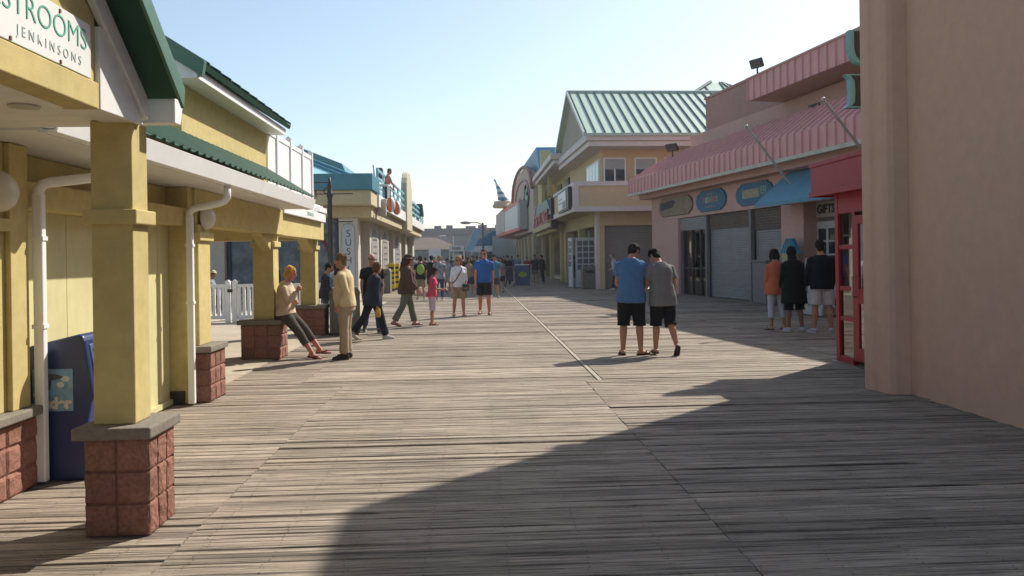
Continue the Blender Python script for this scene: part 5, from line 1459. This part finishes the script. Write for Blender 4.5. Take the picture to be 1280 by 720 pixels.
    # ---- hair or hat
    if hair:
        st, colr = hair[0], hair[1]
        hm = mat('hair_%d_%d_%d' % tuple(int(c * 999) for c in colr), colr, .8, .45, 30, bump=.6, bscale=110, stretch=(1, 1, .35), spec=.12)
        m = MB(); am = .009
        if st in ('short', 'messy', 'crop'):
            g_ = .004 if st == 'crop' else .012
            m.ell(H(0, -.022, .034), (.078 + g_, .090 + g_, .088 + g_), AX, 18, 12); m.ell(H(0, -.055, -.01), (.068 + g_, .05, .075), AX, 14, 10); m.ell(H(0, -.046, -.058), (.060, .044, .055), AX, 12, 8)
            if st == 'messy':
                for q in range(16):
                    a = q * 2.4; zz = .035 + .05 * noise.noise((q * 1.7, 0, seed)); m.ell(H(.068 * cos(a), -.03 + .066 * sin(a), zz + .012), (.032, .032, .028), AX, 8, 6)
                am = .010
        elif st in ('bob', 'long'):
            m.ell(H(0, -.022, .036), (.092, .100, .092), AX, 18, 12); m.ell(H(0, -.05, -.03), (.088, .064, .095), AX, 16, 10)
            for s in (-1, 1): m.tube([H(s * .078, .005, .03), H(s * .088, -.008, -.04), H(s * .080, -.015, -.105)], [.022, .032, .026], 10, True)
            if st == 'long': m.tube([H(0, -.07, 0), H(0, -.095, -.10), trunk(.44) - axes(.44)[1] * .125], [.085, .095, .06], 14, True)
            am = .009
        elif st == 'pony':
            m.ell(H(0, -.022, .032), (.082, .094, .090), AX, 18, 12); m.ell(H(0, -.05, -.02), (.07, .052, .08), AX, 14, 10); m.tube([H(0, -.10, .02), H(0, -.145, -.03), H(0, -.13, -.13)], [.03, .04, .02], 10, True)
        if m.v: link('hair', remesh(scale(m), max(.010, vox), 2, am * S, 24, seed), hm, root)
        if len(hair) > 2:
            m = MB(); hk, hcol = hair[2], hair[3]
            if hk == 'sunhat':
                m.ell(H(0, -.008, .062), (.086, .10, .07), AX, 18, 10); m.ring_loft([[H(r * .92 * cos(2*pi*i/24), -.008 + r * sin(2*pi*i/24), z + .006 * sin(i)) for i in range(24)] for r, z in ((.08, .052), (.165, .035), (.17, .042), (.08, .062))])
            elif hk == 'cap':
                m.ell(H(0, -.01, .052), (.084, .10, .072), AX, 18, 10); m.ell(H(0, .11, .045), (.066, .07, .010), AX, 14, 5)
            elif hk == 'floppy':
                m.ell(H(0, -.01, .055), (.092, .108, .082), AX, 18, 10); m.ring_loft([[H(r * cos(2*pi*i/24), -.012 + r * 1.05 * sin(2*pi*i/24), z) for i in range(24)] for r, z in ((.085, .045), (.15, .005), (.155, .012), (.085, .06))])
            link('hat', remesh(scale(m), max(.009, vox), 1, .003, 20, seed), cloth(hcol), root)
    for ex in extras:
        if ex == 'sunglasses':
            m = MB()
            for s in (-1, 1): m.ell(H(s * .033, .088, .008), (.027, .012, .020), AX, 12, 6); m.tube([H(s * .058, .075, .012), H(s * .080, -.01, .008)], .005, 6)
            m.tube([H(-.015, .097, .012), H(.015, .097, .012)], .005, 6)
            scale(m).build('sunglasses', BLACK, root, smooth=True)
        elif ex[0] == 'belt':
            m = MB(); m.ring_loft([ring(t, prof[3][1] + .022, prof[3][2] + .022, prof[3][3]) for t in (.07, .10)]); scale(m).build('belt', cloth(ex[1]), root)
        elif ex[0] == 'strap':
            m = MB(); x, y = axes(.3)
            pts = [trunk(.50) - x * .09, trunk(.47) - x * .07 + y * .135, trunk(.40) - x * .03 + y * .175, trunk(.33) + x * .01 + y * .178, trunk(.16) + x * .11 + y * .158, trunk(.05) + x * .20 + y * .08]
            m.tube(pts, .013, 8); scale(m).build('strap', cloth(ex[1]), root)
        elif ex[0] == 'collar':
            m = MB(); m.tube([trunk(.525), nb + nz * .012 - ny * .008], [.080, .067], 16); scale(m).build('collar', cloth(ex[1]), root)
        elif ex[0] == 'backpanel':
            m = MB(); x, y = axes(.3); c = trunk(.28) - y * .17; m.ell(c, (.15, .085, .21), (x, y, x.cross(y)), 14, 10); scale(m).build('backpack', cloth(ex[1]), root, smooth=True)
        elif ex[0] == 'stripe':
            m = MB()
            hip, kn, an, td, pt = legs[1]; off = X * .122 + Y * .0
            m.tube([hip + X * .108 - Z * .02, lerp(hip, kn, .6) + X * .105, kn + X * .098 + Z * .02], .009, 6); scale(m).build('side_stripe', cloth(ex[1]), root)
        elif ex[0] == 'lapel':
            m = MB(); x, y = axes(.25)
            m.tube([trunk(.02) - y * .0 + x * ex[2], trunk(.3) + x * ex[2]], .01, 6); scale(m).build('trim', cloth(ex[1]), root)
    info = {'root': root, 'S': S, 'arms': arms, 'hz': hz, 'H': H, 'trunk': trunk, 'axes': axes}
    def world(v):
        a = radians(heading); v = v * S
        return Vector((loc[0] + v.x * cos(a) - v.y * sin(a), loc[1] + v.x * sin(a) + v.y * cos(a), z0 + v.z))
    info['world'] = world
    return info

def at(px, py): 
    p = gnd(px, py); return (p.x, p.y)
BLK = (.012, .012, .015); NAVYC = (.018, .024, .045); DENIM = (.035, .055, .11); KHAKI = (.32, .245, .16)

# --- couple in the middle, seen from behind
c1 = person('young man in blue t-shirt and black shorts seen from behind, head bowed', at(790, 443.5), -14, 1.80, build=1.06,
   pose=dict(legL=(1, 4, 2), legR=(0, 4, 3), toeL=14, toeR=38, lean=(3, 1), bend=14, armL=(14, 8, 62, 34), armR=(24, 9, 70, 10), head=(-24, 34, 0), curlR=45, curlL=45),
   top=('tee', (.075, .16, .30), -.12), bottom=('longshorts', BLK), feet=('flip', (.03, .022, .018)), hair=('messy', (.022, .014, .010)), skin_t='tan', vox=.0085, extras=(('stripe', (.4, .4, .4)),))
c2 = person('young man in grey t-shirt and black shorts seen from behind, one heel lifted, head bowed', at(829, 443), 14, 1.70, build=1.06,
   pose=dict(legL=(2, 3, 2), legR=(-6, 3, 22), footR=46, toeL=-8, toeR=16, lean=(4, 0), bend=14, armL=(26, 8, 72, 24), armR=(6, 13, 42, 16), head=(22, 34, 0), curlL=45),
   top=('tee', (.17, .165, .165), -.15), bottom=('longshorts', BLK), feet=('flip', (.03, .024, .02)), hair=('short', (.012, .010, .009)), skin_t='tan', vox=.0085)
def held(name, label, cat, P, build_fn, **kw):
    t = thing(name, label, cat, P); build_fn(t); return t
hp = (c1['world'](c1['arms'][1][2] + c1['arms'][1][3] * .09) + c2['world'](c2['arms'][-1][2] + c2['arms'][-1][3] * .09)) / 2
def _paper(t):
    m = MB(); m.add([(-.07, -.1, -.02), (.07, -.1, -.02), (.09, .1, .05), (-.05, .1, .06), (-.07, -.1, -.012), (.07, -.1, -.012), (.09, .1, .058), (-.05, .1, .068)], [(3,2,1,0), (4,5,6,7), (0,1,5,4), (1,2,6,5), (2,3,7,6), (3,0,4,7)])
    m.build('sheet', WHITE2, t)
held('folded_paper', 'folded white paper held between the two young men', 'paper', c1['world'](c1['arms'][1][2] + c1['arms'][1][3] * .12), _paper)

# --- beige man and leaning woman on the left
m1 = person('greying man in beige shirt and khaki trousers standing before the seated blond woman', at(433, 448.5), 84, 1.66, build=1.10, belly=.035,
   pose=dict(legL=(1, 3, 2), legR=(3, 4, 4), toeL=14, toeR=10, lean=(0, 0), bend=6, armL=(-14, 10, 48, 8), armR=(4, 9, 20, 10), head=(6, 4, 0), curlL=50),
   top=('long', (.56, .45, .26), -.05, 'collar'), bottom=('pants', (.36, .27, .18)), feet=('shoe', (.035, .022, .018)), hair=('messy', (.16, .11, .065)), skin_t='tan', vox=.0085)
w1 = person('blond woman in cream jacket leaning seated on the block pier, hand at her chin', (-3.0, 12.92), -98, 1.62, sex='f', build=1.08, sit=.70, z0=.012,
   pose=dict(legL=(46, 2, 10), legR=(40, 2, 8), footL=0, footR=10, toeL=0, toeR=8, lean=(-8, 0), bend=20, armL=(26, 6, 88, 60), armR=(34, 4, 128, 18), head=(8, 4, 0), curlR=70, curlL=40),
   top=('cardigan', (.55, .42, .30), -.02, 'collar'), bottom=('capri', (.075, .062, .052)), feet=('flip', (.10, .03, .035)), hair=('bob', (.50, .27, .075)), skin_t='red', vox=.0085)

# --- strollers in the middle distance
w2 = person('woman in dark navy jacket and jeans walking away to the right', at(467, 424.5), -58, 1.54, sex='f', build=1.12, vox=.011,
   pose=dict(legL=(-24, 2, 14), legR=(19, 3, 4), footL=34, lean=(5, 0), armL=(12, 10, 20, 6), armR=(-6, 12, 18, 4), head=(-5, 6, 0)),
   top=('jacket', (.022, .030, .048)), bottom=('pants', (.016, .018, .030)), feet=('sneaker', (.42, .42, .44)), hair=('bob', (.10, .052, .03)))
P = w2['world'](w2['arms'][1][2] + w2['arms'][1][3] * .14)
def _bag(t):
    m = MB(); m.lathe((0, 0, -.15), [(.0, 0), (.045, .005), (.055, .06), (.045, .15), (.02, .19), (.018, .22), (0, .225)], 12); m.build('bottle', mat('drink_yellow', (.45, .28, .05), .3, .2, 12), t, smooth=True)
    m = MB(); m.lathe((0, 0, .075), [(.0, 0), (.022, .0), (.022, .03), (0, .03)], 10); m.build('cap', mat('cap_white', (.6, .6, .58)), t)
held('drink_bottle', 'yellow drink bottle hanging in the right hand of the navy jacket woman', 'bottle', P, _bag)
person('bald man in sunglasses and black shirt walking behind the navy jacket woman', (gnd(459, 421).x, 17.1), 196, 1.70, build=1.08, vox=.013,
   pose=dict(legL=(14, 3, 6), legR=(-14, 3, 16), footR=20, head=(-25, 2, 0)), top=('tee', BLK), bottom=('jeans', DENIM), feet=('sneaker', (.05, .04, .04)), skin_t='tan', extras=('sunglasses',))
person('heavy set person in brown jacket and floppy dark hat walking right in green trousers', at(509, 407.5), -78, 1.68, build=1.16, belly=.05, vox=.011,
   pose=dict(legL=(16, 2, 4), legR=(-16, 3, 14), footR=18, lean=(1, 0), armL=(0, 8, 14, 6), armR=(14, 10, 28, 8), head=(-4, 2, 0)),
   top=('jacket', (.085, .052, .040), -.12), bottom=('pants', (.14, .145, .105)), feet=('flip', (.10, .05, .035)), hair=('long', (.07, .038, .025), 'floppy', (.055, .035, .028)), skin_t='red')
girl = person('girl in pink top and pale pink leggings holding something before her', at(541, 406.5), -84, 1.36, sex='f', build=.94, vox=.010,
   pose=dict(legL=(2, 3, 4), legR=(-1, 3, 4), lean=(2, 0), armL=(18, 6, 66, 22), armR=(20, 8, 68, 18), head=(0, 8, 0), curlL=55, curlR=55),
   top=('tee', (.60, .07, .13), -.06), bottom=('longshorts', (.55, .43, .47)), feet=('flip', (.25, .10, .10)), hair=('bob', (.035, .02, .014)), skin_t='tan')
P = girl['world'](girl['arms'][-1][2] + girl['arms'][-1][3] * .10)
def _toy(t):
    m = MB(); m.ell((0, 0, 0), (.05, .07, .035)); m.build('toy_body', mat('toy_purple', (.08, .03, .07), .5), t, smooth=True)
    m = MB(); m.tube([(0, .03, 0), (.05, .12, -.09)], [.02, .012], 8, True); m.build('toy_tail', mat('toy_purple', (.08, .03, .07)), t, smooth=True)
held('small_toy', 'small dark purple toy in the hands of the girl in pink', 'toy', P, _toy)
w3 = person('blond woman in white blouse, khaki shorts and sunglasses facing the camera', at(574, 396), 192, 1.62, sex='f', build=1.06, vox=.011,
   pose=dict(legL=(6, 3, 4), legR=(-6, 3, 10), toeL=20, lean=(2, 0), armL=(6, 10, 32, 10), armR=(4, 11, 22, 4), head=(-14, 3, 0)),
   top=('blouse', (.66, .66, .69), -.06), bottom=('shorts', (.30, .23, .145)), feet=('flip', (.34, .27, .2)), hair=('bob', (.32, .19, .085)), skin_t='red', extras=('sunglasses', ('strap', (.03, .03, .05))))
P = w3['world'](w3['arms'][-1][2] + Vector((.02, .05, -.02)))
def _cam(t):
    m = MB(); m.box(-.09, .09, -.055, .055, -.10, .08); m.build('bag_body', BLACK, t, bevel=.02)
    m = MB(); m.box(-.07, .07, -.07, -.056, -.07, .0); m.build('bag_pocket', mat('pocket_grey', (.12, .11, .1), .7), t, bevel=.008)
held('camera_bag', 'black camera bag at the hip of the woman in white blouse', 'bag', P, _cam)
person('tall man in royal blue polo and dark shorts walking toward the camera', at(606, 393.5), 178, 1.80, build=1.08, vox=.011,
   pose=dict(legL=(8, 3, 6), legR=(-12, 3, 12), footR=12, lean=(2, 0), armL=(-8, 9, 14, 3), armR=(12, 9, 20, 3), head=(0, 6, 0)),
   top=('polo', (.035, .12, .36), -.05), bottom=('shorts', (.016, .018, .028)), feet=('flip', (.06, .04, .035)), hair=('crop', (.07, .035, .02)), skin_t='red', extras=('sunglasses', ('collar', (.04, .13, .38))))
# --- trio in the shade at the right
person('woman in orange jacket and pale capri trousers, leftmost of the trio by the shops', at(971, 412.5), 8, 1.65, sex='f', build=1.06, vox=.011,
   pose=dict(legL=(3, 3, 5), legR=(-3, 3, 8), head=(-30, 10, 0), armL=(8, 8, 20, 8), armR=(10, 8, 30, 10)), top=('jacket', (.44, .12, .065), -.15), bottom=('capri', (.44, .46, .52)), feet=('flip', (.10, .06, .05)), hair=('bob', (.016, .012, .011)), skin_t='tan')
person('person in long black hooded sweatshirt and white sneakers, middle of the trio', at(993, 414.5), 4, 1.69, build=1.02, vox=.011,
   pose=dict(legL=(2, 3, 4), legR=(-2, 4, 4), toeR=16, head=(0, 6, 0), armL=(10, 6, 36, 12), armR=(10, 6, 36, 12)), top=('coat', (.010, .010, .011), -.34, 'hood'), bottom=('longshorts', BLK), feet=('sneaker', (.40, .40, .43)), hair=('short', BLK), skin_t='dark')
person('broad man in black sweatshirt and white shorts at the right of the trio', at(1028, 416), -6, 1.81, build=1.12, vox=.011,
   pose=dict(legL=(1, 5, 3), legR=(-2, 5, 4), toeL=20, toeR=18, head=(-18, 2, 0), armL=(6, 14, 26, 10), armR=(4, 10, 20, 6)), top=('long', (.011, .012, .016), -.10, 'collar'), bottom=('shorts', (.44, .42, .41)), feet=('sneaker', (.36, .36, .38)), hair=('short', (.02, .015, .012)), skin_t='tan', extras=('sunglasses',))
# --- by the shutter of the tan building
person('person in white cap with blue bag before the grey shutter of the tan building', (gnd(771, 362.5).x, 36.4), 60, 1.68, vox=.022, pose=dict(legL=(10, 3, 6), legR=(-10, 3, 10), lean=(10, 0), armR=(20, 6, 60, 10)),
   top=('long', (.42, .44, .50)), bottom=('pants', (.035, .035, .05)), feet=('sneaker', (.5, .5, .5)), hair=('short', (.2, .15, .1), 'cap', (.6, .58, .55)), extras=(('backpanel', (.04, .10, .25)),))
# --- man standing on the restaurant balcony
bp = atY(484, 262, 33.2)
person('shirtless man in dark shorts standing on the teal balcony edge', (bp.x, 33.2), -65, 1.72, build=1.02, vox=.014, z0=bp.z, pose=dict(legL=(6, 5, 8), legR=(4, 5, 10), lean=(6, 0), armL=(24, 14, 30, 6), armR=(28, 12, 26, 6), head=(-10, 8, 0)),
   bottom=('longshorts', (.03, .022, .026)), feet=('flip', BLK), hair=('crop', (.10, .06, .04)), skin_t='red')
# --- behind the arcade and the fence
sp = atY(262, 345, 24.5)
person('person in pale brimmed hat and grey shirt sitting behind the white picket fence', (sp.x, 24.5), -80, 1.68, vox=.016, sit=.50, z0=.012, pose=dict(legL=(82, 3, 80), legR=(80, 4, 78), armL=(20, 6, 60, 10), armR=(20, 6, 60, 10), lean=(4, 0)),
   top=('tee', (.24, .26, .31)), bottom=('pants', (.05, .05, .06)), feet=('shoe', BLK), hair=('short', (.05, .03, .02), 'sunhat', (.52, .45, .32)), skin_t='dark')
person('woman in dark hooded jacket standing behind the picket fence beyond the leaning woman', (gnd(368, 390).x, 22.3), 150, 1.66, sex='f', vox=.014, z0=.012, pose=dict(head=(30, 8, 0), armR=(20, 8, 70, 20)), top=('jacket', (.03, .03, .04), -.1, 'hood'), bottom=('jeans', DENIM), feet=('sneaker', (.3, .3, .3)), hair=('short', (.03, .02, .015)), skin_t='tan')
person('long haired woman in pale blue top behind the picket fence beyond the leaning woman', (gnd(360, 390).x, 21.9), 190, 1.56, sex='f', vox=.014, z0=.012, pose=dict(head=(-30, 8, 0)), top=('long', (.42, .48, .58)), bottom=('jeans', DENIM), feet=('sneaker', (.3, .3, .3)), hair=('long', (.05, .028, .018)), skin_t='tan')
person('dark haired child in navy and red jacket standing beside the last yellow pier', (gnd(402.5, 412).x, 18.6), -70, 1.48, vox=.013, z0=.012, pose=dict(head=(-20, 12, 0), armR=(10, 8, 40, 10)), top=('jacket', (.022, .026, .042)), bottom=('jeans', (.05, .05, .07)), feet=('sneaker', (.4, .4, .4)), hair=('short', (.012, .010, .009)), skin_t='tan', extras=(('lapel', (.35, .03, .03), .2),))
person('woman with long dark hair in white printed sweatshirt behind the beige man', (gnd(415, 412).x, 18.9), -15, 1.58, sex='f', vox=.013, z0=.006, pose=dict(head=(40, 14, 0), armL=(14, 8, 60, 14)), top=('jacket', (.55, .55, .58)), bottom=('jeans', DENIM), feet=('sneaker', (.4, .4, .4)), hair=('long', (.05, .026, .02)), skin_t='tan')
# ------------------------------------------------------------------ the crowd farther down the boardwalk
def walker(label, px, Y, heading, h, top, bottom, hair, sex='m', build=1.05, feet=('sneaker', (.2, .2, .2)), extras=(), stride=12, skin_t='tan', vox=None, belly=0, arm=None):
    X_ = atY(px, 330, Y).x
    v = vox or (.020 if Y < 36 else .028 if Y < 55 else .036)
    ps = dict(legL=(stride, 3, 5), legR=(-stride, 3, 12), armL=(-stride, 9, 16, 4), armR=(stride, 9, 22, 4), head=(0, 5, 0))
    if arm: ps['armR'] = arm
    return person(label, (X_, Y), heading, h, sex, build, belly, ps, top, bottom, feet, hair, skin_t, v, extras, 'people walking in the distance')
GRY = (.16, .16, .17); HB_ = (.03, .018, .012); HK = (.014, .012, .011); HL = (.26, .17, .08)
walker('person in black shirt with lime green pack walking away beyond the girl in pink', 525.5, 30.5, 5, 1.68, ('tee', BLK), ('shorts', (.22, .18, .12)), ('short', HB_), extras=(('backpanel', (.26, .36, .07)),))
walker('person in plain black shirt walking away beside the plaid shirt man', 539, 33, -4, 1.70, ('tee', BLK), ('shorts', (.05, .05, .06)), ('short', HK))
pm = walker('fair haired man in grey plaid shirt and jeans walking away behind the woman in white', 549, 30, 0, 1.68, ('tee', (.22, .23, .27)), ('jeans', DENIM), ('short', HL), build=1.1)
walker('person in dark red top far behind the plaid shirt man', 532, 46, 8, 1.66, ('tee', (.16, .03, .03)), ('jeans', DENIM), ('short', HK))
walker('person in grey top and pale shorts between the plaid man and the woman in white', 559, 36, 176, 1.58, ('tee', (.30, .32, .36)), ('shorts', (.36, .33, .28)), ('short', HB_), 'f')
walker('woman with dark hair in tan top just behind the shoulder of the woman in white', 586, 33, 185, 1.60, ('tank', (.30, .22, .14)), ('shorts', (.05, .05, .06)), ('long', HB_), 'f')
walker('person in black coat far behind the head of the woman in white', 578, 44, 0, 1.70, ('jacket', BLK), ('pants', BLK), ('short', HK))
walker('stocky distant person in dark green shirt just left of the man in blue', 591, 48, 178, 1.72, ('tee', (.04, .07, .04)), ('pants', (.06, .06, .07)), ('short', HK), build=1.15)
walker('distant person in cream shirt just left of the man in blue', 596, 58, 180, 1.70, ('tee', (.50, .46, .38)), ('shorts', (.1, .1, .12)), ('short', HB_))
walker('person in teal shirt walking behind the right shoulder of the man in blue', 618, 31, 182, 1.70, ('tee', (.06, .17, .24)), ('shorts', (.04, .04, .05)), ('short', HB_))
walker('woman in grey print top and dark skirt walking left of the sandwich board', 626, 36, 170, 1.60, ('tee', (.22, .19, .19)), ('shorts', (.03, .03, .04)), ('long', HB_), 'f', feet=('flip', (.1, .06, .05)), stride=16)
walker('person in black pushing the stroller near the sandwich board', 634.5, 44, 174, 1.68, ('jacket', BLK), ('pants', (.03, .03, .04)), ('short', HK), arm=(30, 5, 50, 8))
walker('person in light blue shirt standing behind the sandwich board', 647, 53, 195, 1.72, ('tee', (.16, .24, .34)), ('jeans', DENIM), ('short', HB_), stride=3)
walker('person in red shirt behind the right edge of the sandwich board', 659, 54, 175, 1.60, ('tee', (.30, .03, .035)), ('pants', BLK), ('short', HK), stride=3)
walker('person in red cap and dark shirt standing outside the arcade door', 669, 48, 150, 1.72, ('tee', (.03, .03, .035)), ('shorts', (.13, .09, .07)), ('short', HK, 'cap', (.36, .03, .035)), stride=4, build=1.15)
walker('person in black top and trousers next to the red capped person', 678, 47.5, 120, 1.70, ('jacket', BLK), ('pants', BLK), ('short', HK), stride=4)
walker('person in dark top and bright blue wrap by the white door of the tan building', 718.5, 41, 20, 1.62, ('tee', (.02, .02, .025)), ('skirt', (.03, .15, .42)), ('bob', HK), 'f', stride=3)
spec = [(517, 50, 10, 1.72, (.30, .28, .26), HB_, 'pale grey shirt nearest the restaurant columns'), (521, 62, 4, 1.66, (.04, .06, .12), HK, 'navy shirt far along the restaurant columns'), (543, 58, 180, 1.70, (.34, .10, .10), HB_, 'faded red shirt below the blank pale board'),
  (553, 66, 178, 1.66, (.50, .50, .52), HL, 'white shirt under the blank pale board'), (565, 72, 3, 1.72, (.05, .05, .06), HK, 'dark shirt before the white name board'), (570, 60, 176, 1.62, (.18, .26, .38), HB_, 'light blue shirt before the white name board'),
  (583, 70, 2, 1.70, (.24, .20, .16), HB_, 'brown shirt under the slanted flag'), (600, 76, 180, 1.68, (.10, .16, .10), HK, 'dark green shirt beneath the street lamp'), (613, 68, 4, 1.74, (.03, .03, .04), HK, 'black shirt just right of the street lamp'),
  (622, 60, 178, 1.66, (.40, .34, .30), HB_, 'beige shirt before the blue awning shop'), (630, 64, 175, 1.70, (.12, .05, .06), HK, 'maroon shirt before the blue awning shop'), (640, 62, 0, 1.70, (.06, .10, .20), HK, 'deep blue shirt before the marquee end')]
for px, Y, hd, h, c, hc_, lb in spec:
    walker('distant person in ' + lb, px, Y, hd, h, ('tee', c), ('pants' if int(px) % 2 else 'shorts', (.05, .05, .07)), ('short', hc_))
# plaid pattern panel is woven into the shirt material
PL = mat('plaid_shirt', (.20, .21, .25), .9, .8, 9, stretch=(1, 1, 1.2))
for ch in pm['root'].children:
    if ch.name.startswith('shirt'): ch.data.materials.clear(); ch.data.materials.append(PL)
# stroller
sx = atY(637, 350, 42.6).x
t = thing('stroller', 'dark folding stroller pushed along the right side of the boardwalk', 'stroller', (sx, 42.6, 0))
m = MB(); m.prism([(-.25, .35), (.2, .30), (.28, .62), (.05, .98), (-.1, .96), (-.05, .55)], 'x', -.2, .2); m.build('seat', mat('stroller_cloth', (.03, .035, .05), .8), t, bevel=.03)
m = MB()
for x in (-.22, .22): m.tube([(x, -.3, .1), (x, .1, .6), (x, .4, 1.05)], .014, 6); m.tube([(x, .35, .1), (x, .0, .55)], .014, 6)
m.tube([(-.22, .4, 1.05), (.22, .4, 1.05)], .016, 6); m.build('stroller_frame', mat('frame_grey', (.4, .4, .42), .3, metallic=.8), t)
for x in (-.24, .24):
    for y in (-.3, .35):
        m = MB(); m.lathe((x, y, .1), [(0, -.02), (.10, -.02), (.10, .02), (0, .02)], 16, 'x'); m.build('wheel', BLACK, t)
# dark tables and chairs behind the picket fence
for i, (px, Y, lb) in enumerate(((262, 24.7, 'dark chair under the person in the pale hat behind the picket fence'), (308, 25.0, 'dark chair behind the picket fence just left of the third pier'))):
    x = atY(px, 350, Y).x
    t = thing('patio_chair', lb, 'chair', (x, Y, .012), radians(-80), 'dark chairs behind the picket fence')
    m = MB(); m.box(-.24, .24, -.24, .24, .40, .45); m.build('seat', SEAL, t, bevel=.01)
    m = MB()
    for k in range(5): m.box(-.22 + k * .1, -.17 + k * .1, -.25, -.22, .46, .92)
    m.box(-.24, .24, -.255, -.215, .92, .98); m.build('backrest', SEAL, t)
    for x_ in (-.21, .21):
        for y_ in (-.21, .21):
            m = MB(); m.box(x_ - .02, x_ + .02, y_ - .02, y_ + .02, 0, .40); m.build('leg', SEAL, t)

# ------------------------------------------------------------------ thin sea haze over the whole place
hz_m = bpy.data.materials.new('sea_haze'); hz_m.use_nodes = True; nt = hz_m.node_tree
nt.nodes.remove(nt.nodes['Principled BSDF'])
vv = nt.nodes.new('ShaderNodeVolumePrincipled'); vv.inputs['Density'].default_value = 0.0006; vv.inputs['Color'].default_value = (.93, .95, 1.0, 1); vv.inputs['Anisotropy'].default_value = 0.35
nt.links.new(vv.outputs[0], nt.nodes['Material Output'].inputs['Volume'])
h_ = MB(); h_.box(-1510, 1510, -410, 2510, -1.2, 13.0)
tag(h_.build('haze', hz_m), kind='stuff')
